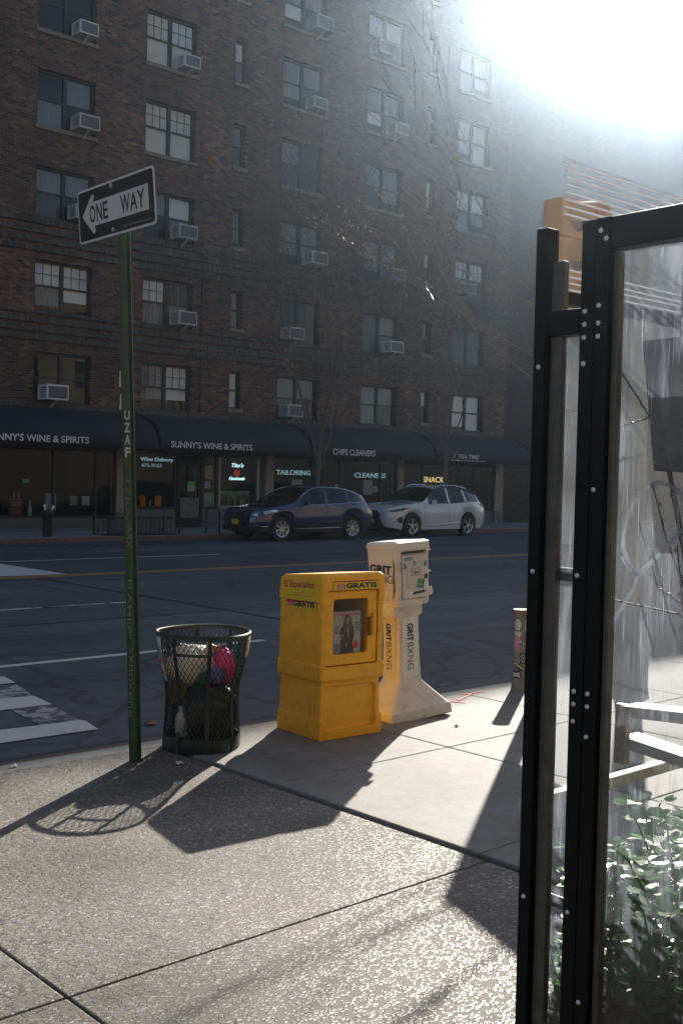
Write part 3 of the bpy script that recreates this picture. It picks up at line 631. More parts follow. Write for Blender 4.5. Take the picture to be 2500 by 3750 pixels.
aw4 = awning(30.65, 36.33, 'navy awning lettered TEA TIME, at the right end of the row')
def awtext(t, s, x, wd, z, h, m=m_letter, bold=.02):
    text('lettering', s, (x-t.location.x, -1.592, z), X_, Z_, wd, h, m, t, .003, bold)
awtext(aw1, "SUNNY'S WINE & SPIRITS", 13.02, 3.08, 2.50, .20)
awtext(aw2, "SUNNY'S WINE & SPIRITS", 18.87, 3.08, 2.50, .20)
awtext(aw3, 'CHIPS CLEANERS', 25.40, 2.0, 2.49, .21)
awtext(aw4, 'TEA TIME', 31.76, 1.18, 2.55, .16)
awtext(aw4, 'BUBBLE TEA & SNACK', 31.36, 2.04, 2.455, .045)
g = MB(); g.bar((31.47-30.65,-1.592,2.5),(31.60-30.65,-1.592,2.74),.06,.004,up=(0,1,0)); obj('cup_emblem', g, mat('orange_print', (.55,.22,.05), .6), aw4)

# ------------------------------------------------------------------ things in the shop windows
m_neonw = mat('neon_pale_blue', (.3,.5,.55), .4, emit=(.55,.85,.95), estr=.17)
m_neonb = mat('neon_bright', (.5,.7,.75), .4, emit=(.6,.95,1), estr=.6)
m_neonr = mat('neon_red', (.5,.02,.01), .4, emit=(.9,.05,.03), estr=.3)
m_neony = mat('neon_yellow', (.5,.4,.1), .4, emit=(1,.75,.3), estr=.36)
m_tube = mat('fluorescent_tube', (.5,.55,.5), .4, emit=(.75,.85,.75), estr=.22)
m_bulb = mat('shop_lamp', (.5,.4,.2), .4, emit=(1,.75,.35), estr=.35)
def neon(name, label, s, x, z, wd, h, m, y=.16, bold=0, shear=0):
    o = text(name, s, (0,0,0), X_, Z_, wd, h, m, None, 0, bold, shear); o.location = (x, YF+y, z)
    k = o.modifiers.new('solid', 'SOLIDIFY'); k.thickness = .015
    return tag(o, label, 'neon sign')
neon('neon_sign', 'pale blue letters reading Wine Delivery in the wine shop window', 'Wine Delivery', 18.92, 2.06, 1.22, .15, m_neonw, .17, .01)
neon('neon_sign', 'dim blue telephone digits under the words Wine Delivery', '475-9163', 18.96, 1.90, .74, .12, mat('neon_dim', (.15,.2,.22), .5, emit=(.4,.6,.65), estr=.14), .17, .01)
neon('neon_sign', 'bright script reading Tito\'s in the lit window behind the car', "Tito's", 22.46, 1.98, .5, .14, m_neonb, .17, .012, .3)
neon('neon_sign', 'bright script reading Handmade under the red neon ring', 'Handmade', 22.36, 1.55, .66, .11, m_neonb, .17, .012, .3)
g = MB(); g.tube([(22.68+.1*math.cos(a*PI/8), YF+.18, 1.79+.09*math.sin(a*PI/8)) for a in range(17)], .012, 6); g.tube([(22.68,YF+.18,1.74),(22.68,YF+.18,1.84)], .01, 6)
tag(obj('neon_sign', g, m_neonr), 'round red neon ring between two lines of bright script', 'neon sign')
neon('neon_sign', 'pale slab letters reading TAILORING in the dark cleaner\'s window', 'TAILORING', 24.38, 1.77, 1.55, .17, m_neonw, .17, .004)
neon('neon_sign', 'pale slanted letters reading CLEANERS over papers in a window', 'CLEANERS', 28.07, 1.74, 1.60, .18, m_neonw, .17, .004, .15)
neon('neon_sign', 'small yellow lit letters reading SNACK above the white car', 'SNACK', 31.86, 1.62, 1.2, .22, m_neony, .3, .004)
def box_thing(name, label, cat, x0, x1, y, d, z0, z1, m, group=None):
    g = MB(); g.box(x0, x1, YF+y, YF+y+d, z0, z1); return tag(obj(name, g, m), label, cat, group)
for x0, x1, z, lab in ((24.32,25.5,2.45,'cool fluorescent tube hanging above the TAILORING letters'), (27.55,28.95,2.37,'cool fluorescent tube hanging above the CLEANERS letters')):
    t = thing('fluorescent_lamp', lab, 'lamp', (0,0,0))
    g = MB(); g.box(x0, x1, YF+.3, YF+.36, z-.03, z+.02); obj('tube', g, m_tube, t); g = MB(); g.box(x0, x1, YF+.28, YF+.38, z+.022, z+.06); obj('housing', g, m_acwhite, t)
for x, z, wd, lab in ((16.5,2.47,.75,'warm dim light strip under the first awning at left'), (20.75,2.45,.3,'small warm light over the wine shop door')):
    t = thing('ceiling_lamp', lab, 'lamp'); g = MB(); g.box(x, x+wd, YF+.5, YF+.6, z-.04, z+.0); obj('diffuser', g, m_bulb, t); g = MB(); g.box(x-.02, x+wd+.02, YF+.48, YF+.62, z+.003, z+.04); obj('housing', g, m_blackm, t)
# posters and papers behind the glass
m_p1 = mat('poster_blue', (.22,.24,.34), .7, var=.4, vscale=14); m_p2 = mat('poster_green', (.16,.24,.17), .7, var=.4, vscale=16); m_p3 = mat('paper_white', (.38,.38,.37), .8, var=.2, vscale=25)
for x0, x1, z0, z1, m, lab in ((15.68,16.02,.55,1.05,m_p1,'blue and white poster in the left wine shop window'), (16.47,16.72,.70,.98,m_p2,'green print card, left of two in the wine shop window'), (16.87,17.13,.70,.97,m_p3,'white price card, right of two in the wine shop window'),
    (14.94,15.16,1.34,1.46,mat('poster_teal',(.06,.30,.20),.6),'small green sticker high in the left shop window'), (21.32,21.66,1.55,2.02,mat('poster_warm',(.36,.27,.2),.6,var=.4,vscale=14),'tan poster in the narrow window beside the door'), (21.34,21.58,1.25,1.5,m_p3,'white notice under the tan poster beside the door'),
    (21.27,21.77,.66,1.12,mat('poster_lime',(.28,.36,.25),.6,var=.5,vscale=9),'green and white poster low in the narrow window'), (25.05,25.52,1.38,1.62,m_p3,'cream paper notice under the TAILORING letters'), (27.08,27.36,1.3,1.47,m_p3,'small white paper right of the bare tree trunk'),
    (28.48,28.95,1.12,1.66,m_p3,'tall price list paper under the CLEANERS letters'), (28.98,29.24,1.2,1.42,mat('paper_pink',(.46,.38,.36),.8),'pink paper beside the tall price list')):
    box_thing('window_poster', lab, 'poster', x0, x1, .125, .004, z0, z1, m)
t = thing('door_notice', 'green and white notice taped on the wine shop door', 'notice', (0,YF,0)); g = MB(); g.box(20.62,20.9,.058,.062,1.16,1.34); obj('sheet', g, m_p3, t); g = MB(); g.box(20.62,20.9,.058,.062,1.342,1.48); obj('header', g, mat('notice_green',(.10,.38,.08),.6), t)
# bottles and barrel
def bottle(x, y, z, s, m, lab, grp):
    g = MB(); g.lathe([(.001,0),(.038,.002),(.04,.02),(.04,.19),(.033,.225),(.014,.26),(.013,.32),(.016,.322),(.016,.335),(.001,.336)], n=10, caps=False)
    o = obj('bottle', g, m, smooth=40); o.location = (x, YF+y, z); o.scale = (s,s,s); return tag(o, lab, 'bottle', grp)
bm = [mat('bottle_'+n, c, .15) for n, c in (('amber',(.25,.10,.02)),('green',(.03,.10,.04)),('clear',(.35,.37,.33)),('dark',(.03,.02,.02)),('gold',(.45,.30,.08)))]
rb2 = random.Random(5)
for k in range(22): bottle(21.98+k*.066+rb2.uniform(-.01,.01), .3, .70, rb2.uniform(.85,1.15), rb2.choice(bm), 'bottle in the dense row on the lit window shelf', 'bottles in the lit window behind the blue car')
for k in range(9): bottle(18.45+k*.19, .32, .67, rb2.uniform(.7,1.05), bm[(k*2+2) % 5], 'small bottle standing along the sill under Wine Delivery', 'bottles along the sill under Wine Delivery')
m_orange = mat('orange_bottle', (.70,.24,.01), .35)
for x, lab in ((19.1,'left of two tall orange bottles in the wine shop window'), (19.7,'right of two tall orange bottles in the wine shop window')):
    g = MB(); g.lathe([(.001,0),(.09,.0),(.1,.02),(.11,.3),(.06,.34),(.03,.35),(.001,.351)], n=14, caps=False); o = obj('orange_bottle', g, m_orange, smooth=40); o.location = (x, YF+.34, .66); tag(o, lab, 'bottle', 'tall orange bottles')
g = MB(); g.box(21.9, 23.5, YF+.22, YF+.5, .62, .69); tag(obj('display_shelf', g, m_lightframe), 'pale low shelf under the row of bottles', 'shelf')
g = MB(); g.box(21.95, 23.45, YF+.45, YF+.5, .70, 1.18); tag(obj('display_carton', g, mat('lime_carton', (.2,.33,.13), .6, var=.6, vscale=6)), 'green and yellow carton strip behind the shelf bottles', 'carton')
g = MB(); g.box(18.36, 20.1, YF+.2, YF+.5, .60, .665); tag(obj('display_shelf', g, m_inside), 'dark sill shelf under the orange bottles', 'shelf')
t = thing('wooden_barrel', 'orange brown wooden barrel at the left shop window', 'barrel', (14.9, YF+.45, .33))
g = MB(); g.lathe([(.17,0),(.2,.12),(.215,.28),(.2,.44),(.17,.56)], n=20); obj('staves', g, mat('barrel_wood', (.24,.07,.02), .6, var=.3, vscale=10), t, smooth=50)
for z, rr in ((.08,.196),(.28,.22),(.46,.20)): g = MB(); g.lathe([(rr,z),(rr+.003,z+.01),(rr+.003,z+.03),(rr,z+.04)], n=20, caps=False); obj('hoop', g, m_blackm, t)
o = bottle(15.3, .35, .33, 1.5, bm[2], 'large clear bottle beside the wooden barrel', 'bottles by the barrel')
for k, x in enumerate((14.85, 15.0)): bottle(x, .45, .9, .5, bm[2], ('left' if k == 0 else 'right')+' of two small clear bottles standing on the barrel', 'bottles on the barrel')
# shelves deep in the shop, stocked with bottles as one mass

# ------------------------------------------------------------------ cars
def pch(pts):
    xs = [p[0] for p in pts]; ys = [p[1] for p in pts]; n = len(pts)
    d = [(ys[i+1]-ys[i])/(xs[i+1]-xs[i]) for i in range(n-1)]
    m = [d[0]]+[0 if d[i-1]*d[i] <= 0 else 2*d[i-1]*d[i]/(d[i-1]+d[i]) for i in range(1, n-1)]+[d[-1]]
    def f(x):
        if x <= xs[0]: return ys[0]
        if x >= xs[-1]: return ys[-1]
        i = next(k for k in range(n-1) if x <= xs[k+1]); h = xs[i+1]-xs[i]; t = (x-xs[i])/h
        return (2*t**3-3*t*t+1)*ys[i]+(t**3-2*t*t+t)*h*m[i]+(-2*t**3+3*t*t)*ys[i+1]+(t**3-t*t)*h*m[i+1]
    return f
def make_wheel(rad, wid, spokes, parent, x, y, twist):
    g = MB(); prof = [(rad*.66,-wid*.42),(rad*.72,-wid*.5),(rad*.93,-wid*.5),(rad,-wid*.36),(rad,wid*.36),(rad*.93,wid*.5),(rad*.7,wid*.5)]
    n = 36; rings = [[Vector((x+r*math.cos(2*PI*k/n), y+t, rad+r*math.sin(2*PI*k/n))) for k in range(n)] for r, t in prof]
    g.loft(rings, caps=False); w = obj('wheel', g, m_tyre, parent, smooth=40)
    s = -1 if y < 0 else 1; yo = y+s*wid*.40
    g = MB(); R0 = rad*.68
    rg = lambda r, yy: [Vector((x+r*math.cos(2*PI*k/n), yy, rad+r*math.sin(2*PI*k/n))) for k in range(n)]
    g.loft([rg(R0, yo+s*.02), rg(R0*.9, yo+s*.005), rg(R0*.88, yo-s*.06)], caps=False)
    for k in range(spokes):
        for off in (-.12, .12):
            a = 2*PI*k/spokes+twist; b = a+off
            g.bar((x+.05*math.cos(a), yo+s*.0, rad+.05*math.sin(a)), (x+R0*.93*math.cos(b), yo+s*.004, rad+R0*.93*math.sin(b)), .024, .02, up=(0,1,0))
    g.loft([rg(.062, yo+s*.012), rg(.062, yo-s*.03)]); obj('rim', g, m_rimal, w, smooth=35)
    g = MB(); g.loft([rg(R0*.86, yo-s*.06), rg(R0*.86, yo-s*.062)]); obj('brake_backing', g, m_inside, w)
def car(name, label, sp, loc, paint):
    t = thing(name, label, 'car', loc, 0, 'cars parked across the street')
    L = sp['L']; wf, zt, bl, re = pch(sp['w']), pch(sp['top']), pch(sp['belt']), pch(sp['re'])
    ax, rad = sp['axles'], sp['rad']; ra = rad+.065; zb0 = .24
    ck, rf = sp['cowl'], sp['roof']
    N_ = 96
    sts = sorted({*[L*i/N_ for i in range(N_+1)], *[a+ra*s for a in ax for s in (-1,1)]})
    def rows(x):
        w = wf(x); zb = zb0+(.16*(1-x/.5) if x < .5 else 0)*.6+(.2*(x-L+.5)/.5 if x > L-.5 else 0)
        arch = 0
        for a in ax:
            if abs(x-a) < ra: arch = max(arch, rad+math.sqrt(max(0, ra*ra-(x-a)**2)))
        b0 = max(zb, arch); B = bl(x)
        q = min(1, max(0, (x-ck)/(rf-ck))); q = q*q*(3-2*q)
        qr = min(1, max(0, (x-sp['rg0'])/(L-.1-sp['rg0'])))
        ry = (.90*(1-q)+re(x)*q)
        T = zt(x); rz = max(B+.004, T-(.03+.035*q))
        mid = lambda f: b0+(B-b0)*f
        return [(0, zb+.02), (w*.86, b0), (w*(.955), b0+.001), (w*.99, mid(.30)), (w*1.0, mid(.62)), (w*.985, mid(.86)), (w*.955, B), (w*ry, rz), (w*ry*.6, T-.008-.01*q), (0, T)]
    RW = [rows(x) for x in sts]
    g = MB(); gl = MB(); cl = MB()
    A, Bp, Cp = sp['glass']
    def isglass(i, j):
        x = (sts[i]+sts[i+1])/2
        if j == 6:
            if not (A < x < Cp): return False
            if any(abs(x-p) < .045 for p in Bp): return False
            return RW[i][7][1]-RW[i][6][1] > .05 and RW[i+1][7][1]-RW[i+1][6][1] > .05
        if j in (7, 8):
            return (ck+.03 < x < rf-.02) or (sp['rg0'] < x < sp['rg1'])
        return False
    for s in (-1, 1):
        cache = {}
        def V(mb, i, j):
            k = (id(mb), i, j)
            if k not in cache: y, z = RW[i][j]; cache[k] = mb.b.verts.new((sts[i], s*y, z))
            return cache[k]
        for i in range(len(sts)-1):
            for j in range(9):
                mb = gl if isglass(i, j) else (cl if j in (1, 2) and sp['clad'] and j < 3 else g)
                mb.b.faces.new([V(mb,i,j), V(mb,i+1,j), V(mb,i+1,j+1), V(mb,i,j+1)])
        for i in (0, len(sts)-1):
            for j in range(1, 9):
                g.b.faces.new([V(g,i,j), V(g,i,j+1), g.b.verts.new((sts[i], 0, RW[i][j+1][1])), g.b.verts.new((sts[i], 0, RW[i][j][1]))])
    for mb in (g, gl, cl): bmesh.ops.remove_doubles(mb.b, verts=mb.b.verts[:], dist=.0015)
    body = obj('body', g, paint, t, smooth=38)
    obj('window_glass', gl, m_carglass, t, smooth=38)
    obj('lower_cladding', cl, m_trim, t, smooth=38)
    g = MB(); g.box(.4, L-.35, -wf(2)*.80, wf(2)*.80, .2, .55); obj('underbody', g, m_inside, t)
    g = MB(); g.box(ck+.55, L-.8, -.55, .55, .6, .95)
    for sx in (-.36, .36): g.box(ck+.95, ck+1.08, sx-.22, sx+.22, .9, 1.32); g.box(ck+1.85, ck+2.0, sx-.22, sx+.22, .9, 1.3)
    obj('seats', g, m_inside, t)
    def py(x, z):
        r = rows(x)
        for a, b in zip(r[2:], r[3:]):
            if a[1] <= z <= b[1]: f = (z-a[1])/max(1e-6, b[1]-a[1]); return a[0]+(b[0]-a[0])*f
        return r[2][0] if z < r[2][1] else r[7][0]
    def patch(nm, pts, m, proud=.010, sides=(-1,1), par=t):
        for s in sides:
            g = MB(); v = []
            for x, z0, z1 in pts: v.append([g.b.verts.new((x-(proud if x < .15 else -proud if x > L-.15 else 0), s*(py(x, z0+(z1-z0)*k/3)+proud), z0+(z1-z0)*k/3)) for k in range(4)])
            for a, b in zip(v, v[1:]):
                for k in range(3): g.b.faces.new((a[k], b[k], b[k+1], a[k+1]))
            o = obj(nm, g, m, par, smooth=40); k = o.modifiers.new('solid', 'SOLIDIFY'); k.thickness = .012
    for p in sp['patches']: patch(*p)
    # bright line round the side windows
    for s in (-1, 1):
        g = MB(); P = []; Q = []
        for i, x in enumerate(sts):
            if A-.02 < x < Cp+.02:
                P.append((x, s*(RW[i][6][0]+.006), RW[i][6][1]+.0)); Q.append((x, s*(RW[i][7][0]+.006), RW[i][7][1]))
        g.tube(P, .009, 5); g.tube(Q, .009, 5); obj('window_trim', g, m_chrome if sp['chrome'] else m_trim, t)
        for x in sp['handles']:
            g = MB(); z = bl(x)-.10; g.bar((x, s*(py(x,z)+.02), z), (x+.2, s*(py(x+.2,z)+.02), z+.005), .022, .03, up=(0,1,0)); obj('door_handle', g, paint, t)
        for xa in sp['seams']:
            g = MB(); g.tube([(xa+.02*math.sin(z*3), s*(py(xa,z)+.001), z) for z in [zb0+.18+(bl(xa)-zb0-.2)*k/8 for k in range(9)]], .005, 4); obj('door_seam', g, m_inside, t)
        x = A+.12; z = bl(x)+.02; y = s*(wf(x)*.95)
        g = MB(); g.loft([[Vector((x+dx*k, y+s*(.05+.16*m_), z+.04+dz*k)) for dx, dz in ((-.07,-.06),(.05,-.06),(.07,.05),(-.02,.07))] for m_, k in ((0,.5),(.1,1),(.8,1),(1,.6))])
        g.bar((x, y, z), (x, y+s*.08, z+.02), .05, .04); obj('wing_mirror', g, paint, t, smooth=40)
        for a in ax:
            make_wheel(rad, .225, sp['spokes'], t, a, s*(sp['w'][4][1]-.125), .3*a)
            g = MB(); g.tube([(a+ra*math.cos(b*PI/16), s*(py(a+ra*.99*math.cos(b*PI/16), rad+ra*math.sin(b*PI/16))+.002), rad+ra*math.sin(b*PI/16)) for b in range(17)], .022 if sp['clad'] else .012, 6); obj('arch_trim', g, m_trim, t)
    return t, py, wf
blue = dict(L=4.66, axles=(.93,3.63), rad=.355, cowl=1.30, roof=2.12, rg0=4.16, rg1=4.48, clad=True, chrome=True, spokes=8,
    w=[(0,.60),(.08,.70),(.25,.82),(.6,.895),(1.2,.925),(2.6,.935),(3.6,.925),(4.2,.87),(4.5,.78),(4.66,.68)],
    top=[(0,.76),(.06,.84),(.3,.93),(.8,1.01),(1.3,1.09),(1.7,1.33),(2.12,1.545),(2.5,1.605),(3.0,1.60),(3.6,1.53),(4.0,1.435),(4.2,1.37),(4.36,1.2),(4.52,1.0),(4.66,.90)],
    belt=[(0,.66),(.3,.78),(.9,.93),(1.3,1.0),(2.2,1.03),(3.2,1.07),(3.9,1.11),(4.3,1.06),(4.66,.85)],
    re=[(0,.9),(1.3,.88),(2.1,.74),(3,.73),(3.8,.72),(4.3,.78),(4.66,.88)], glass=(1.62,(2.62,3.50),4.02), handles=(2.35,3.25), seams=(1.42,2.6,3.42),
    patches=[('headlight', [(.05,.70,.76),(.15,.70,.80),(.4,.76,.86),(.75,.84,.90)], m_lamp), ('tail_light', [(4.30,.97,1.06),(4.45,.90,1.0),(4.6,.84,.90)], m_tail),
             ('fog_trim', [(.12,.44,.46),(.3,.40,.425),(.45,.41,.43)], m_chrome), ('sill_trim', [(1.45,.335,.35),(2.3,.345,.365),(3.1,.36,.38)], m_chrome), ('side_marker', [(.42,.60,.64),(.58,.62,.66)], m_amber), ('door_crease', [(1.5,.50,.505),(2.3,.52,.545),(3.0,.56,.57)], m_navycar)])
t, py, wf = car('parked_car', 'dark blue parked crossover in front of the tailoring shop', blue, (19.04, 25.30, ZR), m_navycar)
g = MB(); g.box(-.035, .02, -.46, .46, .52, .72); obj('grille', g, m_trim, t, bevel=.02); g = MB(); g.box(-.045, -.03, -.44, .44, .70, .735); obj('grille_bar', g, m_chrome, t)
g = MB(); g.box(-.02, .06, -.62, .62, .28, .44); obj('bumper_intake', g, m_trim, t, bevel=.02)
g = MB(); g.box(-.055, -.042, -.15, .15, .46, .60); obj('number_plate', g, m_plate, t)
white = dict(L=4.89, axles=(.96,3.75), rad=.365, cowl=1.42, roof=2.22, rg0=4.30, rg1=4.62, clad=False, chrome=False, spokes=5,
    w=[(0,.56),(.08,.70),(.28,.84),(.6,.905),(1.2,.935),(2.6,.945),(3.8,.94),(4.4,.88),(4.7,.80),(4.89,.68)],
    top=[(0,.80),(.06,.90),(.3,1.0),(.8,1.07),(1.42,1.14),(1.8,1.38),(2.22,1.60),(2.6,1.66),(3.1,1.655),(3.7,1.59),(4.1,1.50),(4.32,1.44),(4.5,1.24),(4.68,1.06),(4.89,.96)],
    belt=[(0,.70),(.3,.84),(.9,.98),(1.42,1.06),(2.3,1.08),(3.3,1.11),(3.9,1.16),(4.4,1.13),(4.89,.90)],
    re=[(0,.9),(1.42,.88),(2.2,.74),(3.1,.73),(4,.71),(4.4,.78),(4.89,.88)], glass=(1.75,(2.74,3.62),4.28), handles=(2.45,3.35), seams=(1.52,2.72,3.55),
    patches=[('headlight', [(.10,.80,.84),(.25,.80,.88),(.55,.86,.93),(.85,.93,.955)], mat('dark_headlamp', (.06,.06,.07), .1, .3, coat=1)), ('turn_signal', [(.62,.895,.925),(.85,.932,.952)], m_amber), ('tail_light', [(4.42,1.02,1.12),(4.6,.95,1.06),(4.82,.88,.96)], m_tail),
             ('bumper_vent', [(.30,.50,.60),(.42,.46,.66),(.50,.44,.64)], m_trim), ('sill_trim', [(1.5,.34,.40),(2.3,.36,.41),(3.2,.42,.47)], m_whitecar)])
t, py, wf = car('parked_car', 'white parked crossover with a large dark grille, behind the blue car', white, (24.62, 25.6, ZR), m_whitecar); t.scale = (.95, 1, 1)
g = MB(); g.prism([(-.035,-.30,.84),(-.035,.30,.84),(-.035,.40,.70),(-.035,.36,.58),(-.035,.56,.30),(-.035,-.56,.30),(-.035,-.36,.58),(-.035,-.40,.70)], (.08,0,0)); obj('grille', g, m_trim, t)
for s in (-1, 1):
    g = MB(); P = [(-.05,s*.30,.85),(-.05,s*.405,.70),(-.045,s*.365,.58),(.0,s*.56,.30)]
    for a, b in zip(P, P[1:]): g.bar(a, b, .02, .022)
    obj('grille_edge', g, m_chrome, t)
    g = MB(); g.tube([(2.3,s*.66,1.60),(2.6,s*.67,1.67),(3.3,s*.67,1.66),(3.9,s*.64,1.57)], .016, 6); obj('roof_rail', g, m_chrome, t)
g = MB(); g.box(-.06, -.04, -.15, .15, .42, .55); obj('number_plate', g, m_plate, t)

# ------------------------------------------------------------------ trees
def grow(g, p, d, r, ln, depth, rng, leaves, spread=.55, sag=0, nmin=2, twigr=.007):
    pts = [p]; rads = [r]; n = 5
    q = Vector(p); dd = Vector(d)
    for k in range(n):
        dd = (dd+Vector((rng.uniform(-1,1), rng.uniform(-1,1), rng.uniform(-.6,1)))*.11+Vector((0,0,sag))).normalized()
        q = q+dd*ln/n; pts.append(q.copy()); rads.append(max(twigr, r*(1-.42*(k+1)/n)))
    g.tube(pts, rads, 6 if r > .03 else 4 if r > .01 else 3, cap=depth == 0)
    if depth == 0:
        leaves.append((pts, dd)); return
    for k in range(rng.randint(nmin, nmin+1)):
        i = rng.randint(3, n) if k else n
        a = Vector((rng.uniform(-1,1), rng.uniform(-1,1), rng.uniform(-.3,.8)))*spread
        grow(g, pts[i], (dd+a).normalized(), rads[i]*(.72 if k == 0 else .55), ln*rng.uniform(.62,.85), depth-1, rng, leaves, spread, sag, nmin, twigr)
def street_tree(loc, label, seed, limbs, tr, trunk_pts):
    rng = random.Random(seed); t = thing('street_tree', label, 'tree', loc, group='bare street trees')
    g = MB(); g.tube(trunk_pts, tr, 10); obj('trunk', g, m_bark, t, smooth=60)
    g = MB(); L = []
    for p, d, r, ln, dep in limbs: grow(g, Vector(p), Vector(d).normalized(), r, ln, dep, rng, L)
    obj('bare_crown', g, m_bark, t, smooth=60); return t
street_tree((23.1,26.5,-.02), 'bare grey street tree rising behind the blue car', 11,
    [((-.02,0,2.2),(-.32,.1,1),.045,2.6,6),((.0,0,2.3),(.05,-.1,1),.07,3.0,6),((.04,0,1.9),(.28,0,1),.045,3.2,6)],
    [.095,.085,.08,.085], [(.0,0,-.1),(.0,0,.6),(-.02,0,1.5),(0,0,2.35)])
street_tree((29.0,26.5,-.02), 'slender bare street tree rising behind the white car', 23,
    [((-.03,0,2.4),(-.2,.1,1),.04,2.4,6),((-.03,0,2.4),(.1,0,1),.05,2.8,6),((0,0,1.9),(.22,.1,1),.035,2.6,5)],
    [.08,.07,.065], [(.05,0,-.1),(.0,0,1.2),(-.03,0,2.45)])

# ------------------------------------------------------------------ far kerbside furniture
t = thing('pedestal_bin', 'black pedestal litter bin with paper cups on top by the far curb', 'litter bin', (13.88, 26.55, 0))
g = MB(); g.lathe([(.125,-.02),(.125,.47),(.17,.53),(.17,.60),(.15,.61)], n=18); obj('post', g, m_blackm, t, smooth=40)
g = MB(); g.lathe([(.165,.612),(.16,.66),(.10,.70),(.001,.71)], n=18, caps=False); obj('hood', g, mat('bin_hood', (.03,.03,.035), .5), t, smooth=40)
for k, (dx, h) in enumerate(((-.09,.13),(.10,.11))):
    g = MB(); g.lathe([(.028,0),(.04,h)], n=10); o = obj('paper_cup', g, m_white); o.location = (13.88+dx, 26.5, .70); o.rotation_euler = (.2, .3*(k*2-1), 0)
    tag(o, ('left' if k == 0 else 'right')+' of two paper cups on the black pedestal bin', 'cup', 'cups on the pedestal bin')
t = thing('tree_guard', 'low black iron fence round a tree pit across the street', 'fence', (15.5, 26.5, 0))
for y in (-.3, .5):
    g = MB()
    for k in range(17): g.bar((k*.14,y,0),(k*.14,y,.46),.014,.014)
    obj('picket_row', g, m_blackm, t)
    g = MB(); g.bar((-.02,y,.47),(2.26,y,.47),.03,.025); g.bar((-.02,y,.10),(2.26,y,.10),.025,.02); obj('rail', g, m_blackm, t)
for x in (0, 2.24):
    g = MB(); g.bar((x,-.3,.47),(x,.5,.47),.03,.025); g.bar((x,-.3,-.05),(x,-.3,.5),.04,.04); g.bar((x,.5,-.05),(x,.5,.5),.04,.04); obj('post', g, m_blackm, t)
g = MB(); g.box(15.5, 17.74, 26.25, 27.0, -.05, .03); tag(obj('soil', g, mat('tree_pit_soil', (.035,.025,.018), .95, var=.4, vscale=20, bump=1, bscale=30)), kind='structure')
g = MB(); g.tube([(18.85,26.5,-.02),(18.85,26.5,.6),(18.9,26.5,.72),(18.97,26.5,.76),(19.2,26.5,.76),(19.27,26.5,.72),(19.32,26.5,.6),(19.32,26.5,-.02)], .03, 10)
tag(obj('bike_rack', g, m_blackm, smooth=60), 'black steel bicycle hoop in front of the lit wine window', 'bike rack')

# ------------------------------------------------------------------ yellow newspaper box
nb_ = thing('newspaper_box', 'yellow plastic newspaper box with a paper behind its door window', 'newspaper box', (4.852, 5.20, .008), R(-4)); nb_.scale = (1.06, 1.07, 1)
Wd, Dp = .46, .42          # local: x across the front, -y front, front plane y = 0, back y = Dp
def ring(w, d, z, r=.035, y0=0, zs=None): return rrect(w, d, z, r, 0, y0+d/2, 4, zs)
tilt = lambda x, y: -.09*max(0, y)
g = MB()
g.loft([ring(.478,.442,.0,.010,-.013), ring(.482,.446,.05,.012,-.015), ring(.474,.438,.125,.014,-.009), ring(.458,.425,.138,.014,0), ring(.45,.42,.36,.014,.004), ring(.452,.42,.372,.014,.003)])
base = obj('pedestal', g, m_yellow, nb_)
k = MB(); k.loft([rrect(.36,.001,0,.0003,0,0,1)]) if False else None
def yz_round(x0, x1, z0, z1, y0, y1, r, n=4):
    """rounded rectangle in the front plane, as a prism along y"""
    out = []
    for cx, cz, a0 in ((x1-r,z1-r,0),(x0+r,z1-r,90),(x0+r,z0+r,180),(x1-r,z0+r,270)):
        for i in range(n+1): a = R(a0+90*i/n); out.append(Vector((cx+r*math.cos(a), y0, cz+r*math.sin(a))))
    return [out, [p+Vector((0,y1-y0,0)) for p in out]]
k = MB(); k.loft(yz_round(-.205,.190,.055,.335,-.1,.022,.03)); cut(base, k)
base.data.materials.clear(); base.data.materials.append(m_yellow)
b_ = base.modifiers.new('bevel', 'BEVEL'); b_.width = .006; b_.segments = 2; b_.limit_method = 'ANGLE'; b_.angle_limit = R(40)
g = MB()
g.loft([ring(.472,.435,.365,.014,-.008), ring(.489,.452,.382,.016,-.017), ring(.490,.453,.462,.018,-.018), ring(.474,.438,.474,.018,-.011), ring(.472,.436,.86,.018,-.010), ring(.486,.447,.866,.018,-.017), ring(.484,.446,1.005,.022,-.016,tilt), ring(.474,.436,1.034,.024,-.012,tilt), ring(.44,.402,1.052,.024,.004,tilt)])
body = obj('cabinet', g, m_yellow, nb_)
k = MB(); k.loft(yz_round(-.212,.190,.462,.945,-.1,.045,.02)); cut(body, k)
k = MB(); k.box(-.168,.14,.02,.36,.5,.92); cut(body, k)
body.data.materials.clear(); body.data.materials.append(m_yellow)
b_ = body.modifiers.new('bevel', 'BEVEL'); b_.width = .005; b_.segments = 2; b_.limit_method = 'ANGLE'; b_.angle_limit = R(40)
g = MB(); g.loft(yz_round(-.206,.184,.468,.938,-.004,.03,.018)); door = obj('door', g, m_yellow, nb_)
k = MB(); k.loft(yz_round(-.150,.115,.535,.885,-.1,.1,.02)); cut(door, k)
k = MB(); k.loft(yz_round(.100,.155,.64,.76,-.1,.1,.015)); cut(door, k)
door.data.materials.clear(); door.data.materials.append(m_yellow)
b_ = door.modifiers.new('bevel', 'BEVEL'); b_.width = .005; b_.segments = 2; b_.limit_method = 'ANGLE'; b_.angle_limit = R(40)
g = MB(); g.face([(-.153,.012,.53),(.157,.012,.53),(.157,.012,.89),(-.153,.012,.89)]); obj('window_pane', g, m_clear, door)
g = MB(); g.box(.132,.160,-.034,-.002,.655,.79); obj('door_pull', g, m_yellow, door, bevel=.008)
